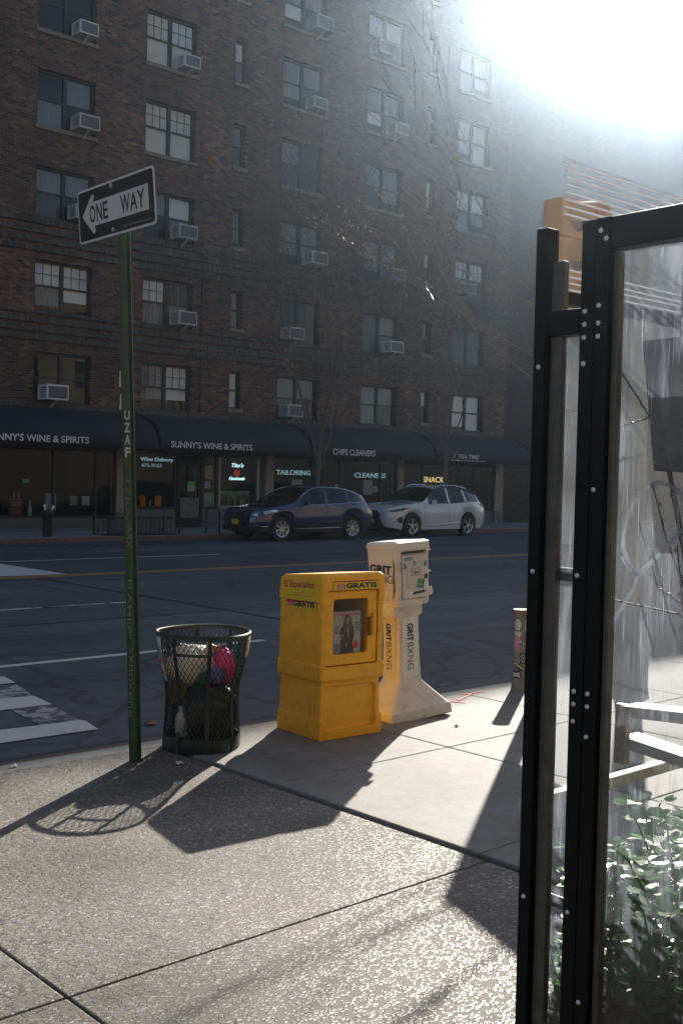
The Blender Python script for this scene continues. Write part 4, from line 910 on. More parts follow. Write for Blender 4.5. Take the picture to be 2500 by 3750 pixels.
for x in (-.06, .03): g = MB(); g.lathe([(.004,0),(.004,.003)], n=8); o = obj('screw', g, m_alu, door); o.location = (x,-.005,.505); o.rotation_euler = (R(90),0,0)
g = MB(); g.box(-.163,.135,.34,.352,.51,.915); g.box(-.167,-.158,.06,.34,.51,.915); obj('lining', g, m_inside, nb_)
# stickers: hood front and the left face
fy = -.0265
def flat(nm, x0, x1, z0, z1, m, y=fy, par=nb_):
    g = MB(); g.box(x0, x1, y, y+.006, z0, z1); return obj(nm, g, m, par)
flat('front_sticker', -.165, .175, .945, 1.002, m_ystick, -.0245)
flat('number_badge', -.145, -.085, .952, .985, m_red, -.0262)
text('lettering', 'UNO', (-.141,-.0263,.955), X_, Z_, .052, .016, m_white, nb_, .0008, .01)
text('lettering', 'NUMERO', (-.141,-.0263,.975), X_, Z_, .052, .007, m_white, nb_, .0008, .01)
text('lettering', 'GRATIS', (-.078,-.025,.955), X_, Z_, .24, .034, m_inkblack, nb_, .0008, .045)
flat('sticker_band', -.165, .175, .996, 1.003, m_red, -.0256)
lx = -.2465
NX, LR = Vector((0,-1,0)), None
def lflat(nm, y0, y1, z0, z1, m, x=lx, shear=.12):
    g = MB(); P = [(x,y1,z0+shear*(.1-0)*0),(x,y0,z0),(x,y0,z1),(x,y1,z1-.09*(y1-y0))]
    g.prism(P, (.004,0,0)); return obj(nm, g, m, nb_)
lflat('side_sticker', .045, .375, .865, 1.005, m_ystick)
text('lettering', 'El Especialito', (lx-.0005,.365,.925), (0,-1,.05), Z_, .305, .058, m_red, nb_, .0008, .02)
text('lettering', 'el periodico de la comunidad', (lx-.0005,.25,.905), (0,-1,.05), Z_, .18, .010, m_red, nb_, .0008, 0)
text('lettering', 'distribuido gratis cada semana', (lx-.0005,.33,.885), (0,-1,.05), Z_, .25, .010, m_inkblack, nb_, .0008, 0)
lflat('side_sticker', .045, .34, .815, .868, m_ystick, lx-.001)
lflat('sticker_band', .045, .34, .862, .872, m_red, lx-.0018)
lflat('number_badge', .275, .325, .823, .855, m_red, lx-.0018)
text('lettering', 'UNO', (lx-.0022,.320,.828), (0,-1,.03), Z_, .04, .016, m_white, nb_, .0008, .01)
text('lettering', 'GRATIS', (lx-.0014,.265,.823), (0,-1,.04), Z_, .21, .036, m_inkblack, nb_, .0008, .045)
# the newspaper inside
pp = thing('newspaper', 'newspaper with a cover photo of a dark dressed woman inside the yellow box', 'newspaper', (4.83, 5.203, .008), R(-4))
g = MB(); g.box(-.108,.112,.030,.048,.53,.80); obj('pages', g, m_paper, pp)
def pf(nm, pts, m, y=.0285):
    g = MB(); g.prism([(x,y,z) for x,z in pts], (0,.001,0)); return obj(nm, g, m, pp)
text('masthead', 'El Especialito', (-.098,.0285,.768), X_, Z_, .196, .024, m_red, pp, .0005, .02)
m_hair = mat('print_hair', (.10,.075,.055), .8); m_skinp = mat('print_skin', (.36,.25,.20), .8); m_coat = mat('print_coat', (.03,.03,.032), .8); m_pgrey = mat('print_column', (.21,.21,.21), .8, var=.5, vscale=400)
def ell(cx, cz, rx, rz, n=16): return [(cx+rx*math.cos(2*PI*i/n), cz+rz*math.sin(2*PI*i/n)) for i in range(n)]
pf('cover_figure', [(-.055,.535),(-.05,.62),(-.062,.66),(-.045,.70),(-.02,.722),(.03,.722),(.055,.70),(.06,.65),(.045,.60),(.06,.535)], m_coat)
pf('cover_figure', [(-.022,.67),(-.03,.72),(-.022,.765),(.003,.785),(.030,.765),(.042,.72),(.05,.67),(.03,.66)], m_hair, .0278)
pf('cover_figure', ell(.006,.742,.0145,.023), m_skinp, .0272)
pf('cover_figure', [(.0,.70),(.016,.70),(.012,.63),(.004,.63)], m_skinp, .0272)
pf('cover_figure', [(-.01,.60),(-.004,.575),(.004,.575),(.0,.605)], m_skinp, .0272)
for z in (.70,.685,.67): pf('cover_column', [(-.1,z),(-.06,z),(-.06,z+.01),(-.1,z+.01)], m_pgrey)
for z in (.72,.705,.69,.675): pf('cover_column', [(.065,z),(.105,z),(.105,z+.01),(.065,z+.01)], m_pgrey)
pf('cover_column', [(-.1,.54),(-.06,.54),(-.06,.60),(-.1,.60)], m_pgrey)
pf('cover_band', [(-.098,.664),(-.062,.664),(-.062,.668),(-.098,.668)], m_red)
pf('cover_badge', ell(.072,.585,.024,.024), m_red)
text('headline', 'FOTO', (-.098,.0270,.642), X_, Z_, .07, .014, m_white, pp, .0005, .0)
text('headline', 'DE MODA', (-.098,.0270,.624), X_, Z_, .062, .014, m_white, pp, .0005, .0)

# ------------------------------------------------------------------ white dispenser
gb = thing('leaflet_dispenser', 'white plastic leaflet dispenser on a flared pedestal beside the yellow box', 'dispenser', (5.63, 5.50, .008), R(-3))
gb.rotation_euler = (R(0), R(-3.2), R(-3))
g = MB()
def rr(w, d, z, r=.02, cx=0, cy=0, zs=None): return rrect(w, d, z, r, cx, cy, 3, zs)
g.loft([rr(.57,.42,.0,.02), rr(.575,.425,.02,.02), rr(.555,.41,.075,.02), rr(.53,.39,.085,.03), rr(.33,.25,.19,.03), rr(.24,.20,.235,.025), rr(.215,.185,.26,.02), rr(.20,.175,.5,.02), rr(.20,.175,.70,.02), rr(.215,.22,.73,.02,0,.02)])
obj('pedestal', g, m_whitep, gb, smooth=25, bevel=.004)
for sx in (-1, 1):
    g = MB(); g.prism([(sx*.285,-.2125,.004),(sx*.24,-.2125,.004),(sx*.25,-.206,.07),(sx*.275,-.206,.07)], (0,.02,0)); obj('foot_lug', g, m_whitep, gb, bevel=.003)
g = MB()
g.loft([rr(.26,.25,.70,.02,.0,.05), rr(.275,.27,.715,.02,.0,.05), rr(.275,.27,.775,.02,.0,.05), rr(.295,.265,.785,.02), rr(.30,.28,.80,.02), rr(.31,.32,1.17,.02,0,.02), rr(.32,.335,1.175,.02,0,.02), rr(.315,.33,1.225,.025,0,.02,lambda x,y:-.12*max(0,y)), rr(.27,.29,1.235,.03,0,.02,lambda x,y:-.12*max(0,y))])
hd = obj('head', g, m_whitep, gb, bevel=.004)
k = MB(); k.box(-.115,.125,-.3,-.125,.83,1.165); cut(hd, k); hd.data.materials.clear(); hd.data.materials.append(m_whitep)
g = MB(); g.box(-.108,.118,-.150,-.122,.835,1.135); dr = obj('door', g, m_whitep, gb, bevel=.006)
g = MB(); g.box(-.10,.11,-.135,-.124,1.145,1.163); obj('slot', g, m_inkblack, gb)
g = MB(); g.box(-.085,.095,-.1525,-.1495,.905,1.09); obj('inset_panel', g, mat('grey_white_panel', (.52,.51,.46), .4, var=.06), dr)
yy = -.1515
text('lettering', 'GRIT', (-.098,yy,1.098), X_, Z_, .085, .027, m_blueprint, gb, .001, .035)
text('lettering', 'BXNG', (-.01,yy,1.098), X_, Z_, .115, .027, m_greyp, gb, .001, -.01)
for p in ([(-.105,1.045),(-.07,1.05),(-.095,1.09)], [(-.01,1.065),(.01,1.07),(.008,1.092),(-.012,1.092)], [(.085,1.06),(.11,1.05),(.112,1.092),(.095,1.09)]):
    g = MB(); g.prism([(x,yy-.004,z) for x,z in p], (0,.003,0)); obj('blue_tape', g, m_bluetape, gb)
for x0,x1,z0,z1 in ((-.03,.05,1.043,1.045),(-.03,.05,.995,.999),(-.03,-.028,.995,1.045),(.048,.05,.995,1.045)): g = MB(); g.box(x0,x1,yy-.003,yy-.0,z0,z1); obj('sticker_outline', g, mat('faded_red', (.42,.12,.10), .6), gb)
for i in range(14):
    a = rnd.uniform(-.022,.034); b = rnd.uniform(1.005,1.025); g = MB(); g.prism([(a,yy-.003,b),(a+.012,yy-.003,b+rnd.uniform(-.002,.006)),(a+.010,yy-.003,b+.010),(a+.002,yy-.003,b+.006)], (0,.002,0)); obj('sticker_print', g, m_greyp if i % 3 else m_inkblack, gb)
cs = [mat('sq_'+n, c, .5) for n, c in (('blue',(.03,.10,.32)),('lime',(.30,.45,.04)),('teal',(.03,.22,.22)),('ochre',(.42,.38,.05)))]
for i in range(4):
    for j in range(4):
        a, b = .015+i*.0155+j*.003, .912+j*.0155-i*.003; g = MB(); g.prism([(a,yy-.004,b),(a+.0155,yy-.004,b-.003),(a+.0185,yy-.004,b+.0125),(a+.003,yy-.004,b+.0155)], (0,.003,0)); obj('sticker_square', g, cs[(i*2+j*3+i*j) % 4], gb)
g = MB(); g.prism([(.088,-.158,.975),(.098,-.158,.998),(.112,-.158,.998),(.118,-.158,.975),(.105,-.158,.962)], (0,.01,0)); obj('lock', g, m_inkblack, gb)
g = MB(); g.tube([(-.015,-.15,.868),(.0,-.168,.876),(.075,-.168,.880),(.092,-.15,.878)], .0075, 8); obj('pull_handle', g, m_inkblack, gb, smooth=60)
m_tapew = mat('torn_white_paper', (.66,.66,.68), .6)
g = MB(); g.prism([(-.10,-.154,.85),(-.10,-.154,.885),(-.03,-.154,.895),(.03,-.154,.905),(.10,-.154,.90),(.165,-.150,.905),(.175,-.15,.86),(.16,-.15,.845),(.02,-.154,.85),(-.06,-.154,.835)], (0,.002,0)); obj('torn_paper', g, m_tapew, gb)
for z in (1.0, 1.15): g = MB(); g.prism([(.155,-.12,z),(.185,-.13,z+.008),(.16,-.12,z+.022)], (0,.003,0)); obj('torn_paper', g, m_tapew, gb)
# left face: a peeling panel and lettering
lxx = -.1625
def lf(pts, nm, m, x=lxx): g = MB(); g.prism([(x,y,z) for y,z in pts], (.003,0,0)); return obj(nm, g, m, gb)
g = MB(); g.prism([(-.1545,.155,1.155),(-.1545,-.105,1.155),(-.1545,-.100,1.12),(-.1545,-.112,1.05),(-.1545,-.104,.99),(-.1545,-.110,.90),(-.1535,-.098,.83),(-.1515,.13,.83)], (-.004,0,0)); obj('side_panel', g, m_whitep, gb)
o = text('lettering', 'GRIT', (-.1612,.135,1.005), (0,-1,0), Z_, .225, .062, m_inkblack, gb, .001, .04)
o = text('lettering', 'BXNG', (-.1605,.135,.945), (0,-1,0), Z_, .235, .055, m_inkblack, gb, .001, -.012)
g = MB(); g.box(-.1600,-.1585,-.06,.13,.928,.932); obj('print_rule', g, m_greyp, gb)
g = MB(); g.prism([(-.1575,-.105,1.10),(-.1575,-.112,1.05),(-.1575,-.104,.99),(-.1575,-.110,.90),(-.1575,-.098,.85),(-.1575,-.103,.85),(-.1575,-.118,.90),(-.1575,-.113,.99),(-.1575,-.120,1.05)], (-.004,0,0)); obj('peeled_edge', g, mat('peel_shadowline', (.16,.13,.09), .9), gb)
# pedestal panels with vertical lettering reading downwards
g = MB(); g.box(-.07,.07,-.0955,-.09,.27,.70); obj('front_label', g, m_white, gb, bevel=.003)
g = MB(); g.box(-.1085,-.103,-.06,.06,.27,.70); obj('side_label', g, mat('cream_label', (.62,.56,.42), .5), gb, bevel=.003)
text('lettering', 'GRIT', (-.03,-.0975,.655), (0,0,-1), X_, .125, .056, m_inkblack, gb, .001, .035)
text('lettering', 'BXNG', (-.03,-.0975,.520), (0,0,-1), X_, .190, .056, m_inkblack, gb, .001, -.012)
text('lettering', 'GRIT', (-.1105,.03,.655), (0,0,-1), (0,-1,0), .125, .05, m_inkblack, gb, .001, .035)
text('lettering', 'BXNG', (-.1105,.03,.520), (0,0,-1), (0,-1,0), .190, .05, m_inkblack, gb, .001, -.012)

# ------------------------------------------------------------------ wire litter bin and its rubbish
BX, BY = 3.955, 5.565
lb = thing('litter_bin', 'dark green wire mesh litter bin full of rubbish at the kerb', 'litter bin', (BX, BY, 0))
prof = pch([(0,.228),(.09,.226),(.18,.219),(.30,.214),(.40,.221),(.52,.252),(.62,.272),(.71,.281)])
g = MB(); NC, NRW = 54, 26
def on(a, z, e=0): r = prof(z)+e; return Vector((r*math.cos(a), r*math.sin(a), z))
for fam in (1, -1):
    for k in range(NC):
        prev = None
        for j in range(NRW+1):
            z = .085+(.70-.085)*j/NRW; a = 2*PI*(k+fam*j*.5)/NC
            p = on(a, z, .0015*fam); wv = Vector((-math.sin(a), math.cos(a), 0))*.0021; th = Vector((math.cos(a), math.sin(a), 0))*.0012
            q = [g.b.verts.new(p+wv*i+th*m_) for i, m_ in ((-1,-1),(1,-1),(1,1),(-1,1))]
            if prev:
                for i in range(4): g.b.faces.new((prev[i], prev[(i+1)%4], q[(i+1)%4], q[i]))
            prev = q
obj('mesh_wall', g, m_bin, lb)
th0 = math.atan2(-f_.y, -f_.x)
for k in range(8):
    a = th0+.26+k*PI/4; g = MB(); P = [on(a, z, .005) for z in (.0,.1,.2,.3,.4,.5,.6,.70)]
    tn = Vector((-math.sin(a), math.cos(a), 0))
    for p, q in zip(P, P[1:]): g.bar(p, q, .024, .006, up=Vector((math.cos(a), math.sin(a), 0)))
    obj('rib', g, m_bin, lb)
g = MB(); ring_ = lambda r, z, n=48: [Vector((r*math.cos(2*PI*k/n), r*math.sin(2*PI*k/n), z+.004*math.sin(4*PI*k/n+1))) for k in range(n)]
g.loft([ring_(.276,.688), ring_(.286,.688), ring_(.290,.712), ring_(.283,.718), ring_(.271,.714), ring_(.276,.688)], caps=False); obj('rim', g, m_rim, lb, smooth=40)
g = MB(); g.loft([ring_(.229,.0), ring_(.231,.004), ring_(.229,.088), ring_(.225,.088), ring_(.224,.004)], caps=False); g.lathe([(.001,.01),(.226,.01)], n=32, caps=False); obj('base_band', g, m_bin, lb, smooth=40)
for z in (.088, .1): pass
g = MB(); A0 = th0+.26-PI/4*0
P = [on(th0+.26-PI/4*1+PI/4*t_/6, .60, .008) for t_ in range(7)]
for p, q in zip(P, P[1:]): g.bar(p, q, .006, .018)
obj('crossbar', g, m_bin, lb)
def placard(a0, a1, z0, z1, nm, m):
    g = MB(); n = 4; v = [[g.b.verts.new(on(a0+(a1-a0)*i/n, z0+(z1-z0)*j/6, .007)) for j in range(7)] for i in range(n+1)]
    for i in range(n):
        for j in range(6): g.b.faces.new((v[i][j], v[i+1][j], v[i+1][j+1], v[i][j+1]))
    o = obj(nm, g, m, lb, smooth=60); s = o.modifiers.new('solid','SOLIDIFY'); s.thickness = .003; return o
placard(th0-1.62, th0-.98, .42, .69, 'sign_placard', mat('placard_print', (.36,.37,.36), .6, var=.6, vscale=11))
for z, m in ((.60,m_blueprint),(.53,m_red),(.46,m_red)):
    g = MB(); a = th0-1.18
    g.prism([on(a,z,.009), on(a+.12,z,.009), on(a+.12,z+.025,.009), on(a,z+.025,.009)], Vector((math.cos(a),math.sin(a),0))*.002); obj('placard_mark', g, m, lb)
placard(th0+1.30, th0+1.62, .56, .69, 'sign_placard', mat('placard_tan', (.38,.33,.25), .6))
def blob(name, label, cat, c, sx, sy, sz, m, seed, amp=.25, frq=3, rz=0, smooth=80, sub=4):
    b = bmesh.new(); bmesh.ops.create_icosphere(b, subdivisions=sub, radius=1)
    for v in b.verts:
        n = noise.fractal(v.co*frq+Vector((seed,seed*2,0)), 1, 2, 4); n2 = abs(noise.noise(v.co*frq*2.2+Vector((0,seed,3))))
        v.co *= 1+amp*n-amp*.5*n2
        v.co.x *= sx; v.co.y *= sy; v.co.z *= sz
    g = MB(); g.b.free(); g.b = b; o = obj(name, g, m, None, smooth=smooth); o.location = (BX+c[0], BY+c[1], c[2]); o.rotation_euler = (0,0,rz); return tag(o, label, cat)
RV, FV = Vector((r_.x, r_.y, 0)).normalized(), Vector((f_.x, f_.y, 0)).normalized()
def at(rx, fw, z): p = RV*rx+FV*fw; return (p.x, p.y, z)
def thin_plastic(name, col, tr=.5, alpha=.0):
    m, t, b, N, L = nodes(name); t.nodes.remove(b); out = t.nodes['Material Output']
    d = N('BsdfDiffuse'); d.inputs[0].default_value = (*col,1); s = N('BsdfTranslucent'); s.inputs[0].default_value = (*col,1); x = N('MixShader'); x.inputs[0].default_value = tr; L(d.outputs[0], x.inputs[1]); L(s.outputs[0], x.inputs[2])
    gl = N('BsdfGlossy'); gl.inputs['Roughness'].default_value = .25; y = N('MixShader'); y.inputs[0].default_value = .10; L(x.outputs[0], y.inputs[1]); L(gl.outputs[0], y.inputs[2])
    o = y.outputs[0]
    if alpha: tp = N('BsdfTransparent'); z = N('MixShader'); z.inputs[0].default_value = alpha; L(o, z.inputs[1]); L(tp.outputs[0], z.inputs[2]); o = z.outputs[0]
    L(o, out.inputs['Surface']); return m
blob('plastic_bag', 'crumpled cream plastic bag bulging inside the wire litter bin', 'bag', at(-.075,.0,.50), .15, .13, .135, thin_plastic('bag_cream', (.66,.60,.52), .4), 2, .22, 2.5)
blob('plastic_bag', 'bright pink plastic bag at the right side of the wire litter bin', 'bag', at(.125,.03,.49), .062, .065, .11, thin_plastic('bag_pink', (.72,.04,.25), .5), 5, .2, 2.5)
blob('plastic_bag', 'dull purple plastic bag low in front of the pink bag', 'bag', at(.08,-.07,.45), .075, .06, .05, mat('bag_purple', (.13,.11,.22), .4), 9, .25, 3)
blob('rubbish_bag', 'black rubbish bag filling the lower part of the wire bin', 'bag', at(.02,.0,.225), .195, .19, .215, mat('bag_black', (.004,.004,.005), .3), 7, .14, 3.5)
blob('plastic_bag', 'small green plastic scrap between the cream and purple bags', 'bag', at(.02,-.11,.43), .045, .04, .035, mat('bag_green', (.02,.10,.035), .4), 13, .3, 3)
blob('napkin', 'crumpled white napkin above the green plastic scrap', 'napkin', at(.02,-.03,.50), .06, .05, .04, mat('napkin', (.6,.58,.55), .8), 17, .35, 3)
g = MB(); g.box(-.06,.06,-.045,.045,-.08,.08); o = obj('cardboard_box', g, mat('cardboard', (.16,.09,.045), .8, var=.2), bevel=.003); o.location = (BX+at(-.13,-.06,0)[0], BY+at(-.13,-.06,0)[1], .36); o.rotation_euler = (.1,.15,R(60)); tag(o, 'brown cardboard box squeezed against the left of the wire bin', 'box')
g = MB(); g.lathe([(.001,0),(.034,0),(.036,.01),(.036,.10),(.02,.14),(.013,.15),(.013,.18),(.001,.181)], n=14, caps=False); o = obj('plastic_bottle', g, thin_plastic('bottle_clear', (.45,.48,.5), .5, .2), smooth=40); o.location = (BX+at(-.10,-.165,0)[0], BY+at(-.10,-.165,0)[1], .11); o.rotation_euler = (.1,-.1,0); tag(o, 'pale empty plastic bottle standing low in the wire bin', 'bottle')
g = MB(); g.box(-.045,.045,-.03,.03,-.02,.02); o = obj('food_carton', g, mat('red_white_carton', (.55,.35,.34), .6), bevel=.003); o.location = (BX+at(.055,.06,0)[0], BY+at(.055,.06,0)[1], .60); o.rotation_euler = (.3,.2,.5); tag(o, 'small pale carton with a red edge lying on top of the rubbish', 'carton')
k_ = MB(); k_.box(-.046,.046,-.031,-.024,.012,.021); e_ = obj('red_edge', k_, m_red, o)

# ------------------------------------------------------------------ sign post with ONE WAY sign
sp_ = thing('street_sign', 'green sign post carrying a black and white ONE WAY arrow sign', 'street sign', (3.46, 5.515, 0))
lean = Vector((-.09,.075,3.05))
g = MB()
def chan(z):   # U shaped steel channel
    b = lean*(z/3.05); o = RV; f = FV
    P = [(-.036,.0),(-.030,.012),(-.012,.010),(-.010,-.022),(.010,-.022),(.012,.010),(.030,.012),(.036,.0),(.034,-.006),(.018,-.004),(.016,-.032),(-.016,-.032),(-.018,-.004),(-.034,-.006)]
    return [b+o*x+f*y+Vector((0,0,0)) for x, y in P]
g.loft([chan(z) for z in (-.1,.6,1.2,1.8,2.4,3.0,3.3)]); post = obj('post', g, m_pole, sp_)
a_ = R(-93.5); rI = Vector((math.cos(a_)*math.cos(-.022), math.sin(a_)*math.cos(-.022), math.sin(-.022))); nI = Vector((math.sin(a_), -math.cos(a_), 0)); uI = nI.cross(rI); uI = (uI*math.cos(.094)+nI*math.sin(.094)).normalized(); nI = rI.cross(uI)
cS = Vector((3.299,5.572,3.152))-Vector((3.46,5.515,0))
def sg(x, y, e=0): return cS+rI*x+uI*y+nI*e
def rr2(w, h, r, n=4):
    out = []
    for cx, cz, a0 in ((w/2-r,h/2-r,0),(-w/2+r,h/2-r,90),(-w/2+r,-h/2+r,180),(w/2-r,-h/2+r,270)):
        for i in range(n+1): a = R(a0+90*i/n); out.append((cx+r*math.cos(a), cz+r*math.sin(a)))
    return out
def plate(nm, pts, m, e0, e1, par): g = MB(); g.prism([sg(x,y,e0) for x,y in pts], nI*(e1-e0)); return obj(nm, g, m, par)
sgn = plate('sign_plate', rr2(.914,.305,.025), mat('sign_white', (.62,.60,.58), .45), 0, .003, sp_)
plate('sign_field', rr2(.888,.279,.018), mat('sign_black', (.010,.010,.011), .35), .0031, .0045, sgn)
AR = [(-.40,.0),(-.275,.105),(-.252,.112),(-.243,.097),(-.255,.068),(.39,.068),(.39,-.068),(-.255,-.068),(-.243,-.097),(-.252,-.112),(-.275,-.105)]
plate('arrow', AR, mat('arrow_white', (.60,.58,.56), .45, var=.06, vscale=30), .0046, .0058, sgn)
def stext(s, x, y, wd, h, bold, m, e=.0062): return text('lettering', s, sg(x, y, e), rI, uI, wd, h, m, sgn, .0004, bold)
for ch, x, wd in (('O',-.305,.072),('N',-.218,.068),('E',-.135,.058),('W',.075,.108),('A',.185,.082),('Y',.268,.082)): stext(ch, x, -.048, wd, .098, .018, m_inkblack)
stext('DEPT OF TRANSPORTATION', .10, -.123, .31, .010, 0, m_greyp, .0050)
for x, y in ((-.02,.122),(-.02,-.120)):
    g = MB(); g.prism([sg(x+.012*math.cos(k*PI/4), y+.012*math.sin(k*PI/4), .005) for k in range(8)], nI*.008); obj('bolt', g, m_rivet, sgn)
# scratched tags on the post
def tagline(s, z, h, wd, bold, m, rot=True):
    b = lean*(z/3.05)-FV*.0335
    text('graffiti', s, b+RV*(-.014), (RV*0+Vector((0,0,-1))), RV, wd, h, m, sp_, .0004, bold)
m_tagw = mat('paint_pen_white', (.42,.43,.40), .6); m_tagf = mat('scratched_tag', (.13,.17,.12), .7)
for ch, z in (('U',1.96),('Z',1.89),('A',1.82),('F',1.75)):
    b = lean*(z/3.05)-FV*.0335; text('graffiti', ch, b+RV*(-.017), RV, Vector((0,0,1)), .032, .055, m_tagw, sp_, .0004, .03)
tagline('ITAMEP"', 1.05, .026, .34, .004, m_tagf); tagline('ARX', 1.36, .03, .13, .01, m_tagf); tagline('sxnnxene', .66, .022, .40, -.004, m_tagf); tagline('1ZR/V', 1.62, .022, .24, -.004, m_tagf)
for z in (2.02, 2.15): g = MB(); b = lean*(z/3.05); g.bar(b+RV*(-.044)+FV*.005, b+RV*(-.040)+FV*.005+Vector((0,0,.09)), .006, .012); obj('sticker_scrap', g, m_tapew, sp_)

# ------------------------------------------------------------------ sticker covered bollard
bo = thing('bollard', 'short round bollard wrapped in stickers at the kerb', 'bollard', (7.05, 5.60, .008))
g = MB(); g.lathe([(.064,-.02),(.064,.005),(.060,.01),(.060,.60),(.0625,.605),(.0625,.635),(.058,.642),(.001,.643)], n=28, caps=False); obj('post', g, mat('bollard_paint', (.19,.19,.18), .6, var=.25, vscale=14, dirt=(.10,.085,.06), dscale=8), bo, smooth=40)
g = MB(); g.lathe([(.0633,.606),(.0633,.634)], n=28, caps=False); obj('top_band', g, mat('bollard_band', (.20,.14,.07), .7, var=.4, vscale=25), bo)
a0 = math.atan2(-f_.y, -f_.x)
def wrap(nm, pts, m, e=.0008):
    g = MB(); g.face([(((.0605+e)*math.cos(a0+x/.0605)), ((.0605+e)*math.sin(a0+x/.0605)), z) for x, z in pts])
    bmesh.ops.triangulate(g.b, faces=g.b.faces[:]); bmesh.ops.subdivide_edges(g.b, edges=g.b.edges[:], cuts=3, use_grid_fill=True)
    for v in g.b.verts: k = (.0605+e)/math.hypot(v.co.x, v.co.y); v.co.x *= k; v.co.y *= k
    return obj(nm, g, m, bo)
def wl(cx, cz, rx, rz, n=18): return [(cx+rx*math.cos(2*PI*i/n), cz+rz*math.sin(2*PI*i/n)) for i in range(n)]
m_st = mat('sticker_white', (.50,.48,.45), .6, var=.1); m_pk = mat('sticker_pink', (.55,.18,.34), .6, var=.25, vscale=30)
wrap('sticker', wl(-.028,.525,.034,.052), m_inkblack, .0006); wrap('sticker', wl(-.030,.525,.030,.046), m_st, .0012)
wrap('sticker_print', wl(-.046,.515,.012,.024), m_greyp, .0018)
wrap('sticker', wl(-.018,.45,.02,.022), m_st, .0006); wrap('sticker', wl(-.045,.455,.012,.016), m_st, .0009)
wrap('sticker', [(.028,.56),(.05,.555),(.05,.47),(.035,.465),(.028,.48)], m_st)
wrap('sticker', wl(-.032,.375,.030,.052), m_pk, .0008); wrap('sticker', [(-.03,.39),(.0,.40),(.05,.36),(.05,.325),(.02,.33)], mat('sticker_grey', (.34,.33,.31), .6, var=.3, vscale=60), .0014)
text('sticker_print', 'stickers', (-.02,0,.372), (1,0,-.6), (.6,0,1), .07, .016, m_inkblack, bo, 0, .02, curve=lambda p: Vector(((.0628)*math.cos(a0+p.x/.0605), (.0628)*math.sin(a0+p.x/.0605), p.z)))
wrap('sticker', [(-.005,.30),(.04,.30),(.04,.215),(-.005,.215)], m_inkblack); wrap('sticker_print', wl(.018,.258,.017,.034), m_greyp, .0014); wrap('sticker_print', wl(.018,.258,.011,.022), m_inkblack, .002); wrap('sticker_print', wl(.018,.258,.004,.014), m_st, .0026)
wrap('sticker', [(-.055,.235),(-.05,.24),(.03,.185),(.025,.155),(-.01,.16),(-.055,.20)], mat('sticker_dark', (.05,.05,.05), .6)); wrap('sticker', [(-.05,.228),(.026,.178),(.022,.165),(-.054,.215)], m_st, .0014)
wrap('sticker', [(-.058,.165),(-.0,.16),(.005,.095),(-.058,.10)], m_inkblack, .0010); wrap('sticker', [(-.056,.145),(-.03,.14),(-.005,.15),(-.01,.125),(.0,.10),(-.03,.115),(-.056,.105),(-.05,.125)], m_st, .0016)
wrap('sticker', [(.02,.205),(.04,.20),(.035,.175)], mat('sticker_yellow', (.42,.30,.04), .6))

# ------------------------------------------------------------------ glass enclosure with plants (right foreground)
en = thing('glass_enclosure', 'black framed enclosure of scratched plexiglass at the right edge of the sidewalk', 'enclosure', (2.15, 0, .0))
def post_(nm, y0, y1, x0, x1, z0, z1, m): g = MB(); g.box(x0, x1, y0, y1, z0, z1); return obj(nm, g, m, en, bevel=.0025)
ZTOP = 2.26
pa = post_('post', 1.658, 1.692, 0, .045, -.02, ZTOP, m_black)
post_('post_lip', 1.622, 1.656, .018, .04, -.02, 2.18, m_alu)
pb = post_('post', 1.522, 1.560, 0, .045, -.02, ZTOP-.001, m_black)
pc = post_('post', 1.484, 1.5195, -.001, .045, -.02, ZTOP, m_black)
post_('post_lip', 1.466, 1.482, .014, .038, -.02, 2.18, m_alu)
pd = post_('post', .50, .54, 0, .045, -.02, ZTOP, m_black)
post_('top_beam', .542, 1.482, 0, .044, 2.185, ZTOP-.002, m_black); post_('top_beam', 1.5625, 1.656, .002, .044, 2.0, 2.06, m_black)
post_('bottom_beam', .542, 1.464, .002, .044, .0, .09, m_black); post_('bottom_beam', 1.5625, 1.62, .002, .044, .0, .09, m_black)
post_('rail', 1.5625, 1.656, .042, .05, 1.42, 1.452, m_alu); post_('rail', 1.5625, 1.656, .042, .05, .63, .66, m_alu)
def rivets(par, y, zs):
    for z in zs:
        g = MB(); g.lathe([(.0062,0),(.0055,.002),(.003,.0038),(.0002,.0042)], n=10, caps=False)
        o = obj('rivet', g, m_rivet, par, smooth=60); o.location = (-.0008, y, z); o.rotation_euler = (0, R(-90), 0)
rivets(pa, 1.675, (1.93,1.44,.65,.2)); rivets(pb, 1.546, (2.05,2.02,1.99,1.93,1.44,1.17,1.14,1.10,.65,.15)); rivets(pc, 1.508, (2.06,2.02,1.99,1.64,1.17,1.14,1.07,.45,2.23)); rivets(pc, 1.493, (2.21,))
g = MB(); g.box(.025,.030,.541,1.467,.09,2.184); obj('panel', g, m_plexi, en)
g = MB(); g.box(.026,.031,1.561,1.625,.09,2.0); obj('panel', g, m_plexi, en)
# the wall along the kerb side
g = MB(); g.box(.05,1.35,1.722,1.727,.88,2.1); obj('panel', g, m_clear, en)
wt = mat('white_rusty_bar', (.50,.49,.46), .5, var=.15, vscale=30, dirt=(.22,.09,.03), dscale=14, damt=.9)
g = MB(); g.box(.05,1.4,1.71,1.74,.835,.865); obj('bar', g, wt, en, bevel=.003)
for a, b, hh in (((.12,1.475,1.125),(.12,.9,1.165),.026), ((.12,1.475,1.055),(.12,.9,.995),.026)):
    g = MB(); g.bar(a, b, .075, hh); obj('bar', g, wt, en, bevel=.003)
g = MB(); g.bar((.10,1.478,1.0),(.10,1.478,1.14),.03,.02); obj('hinge_bracket', g, wt, en, bevel=.002)
g = MB(); g.box(1.36,1.41,1.69,1.74,-.02,2.26); obj('post', g, m_black, en)
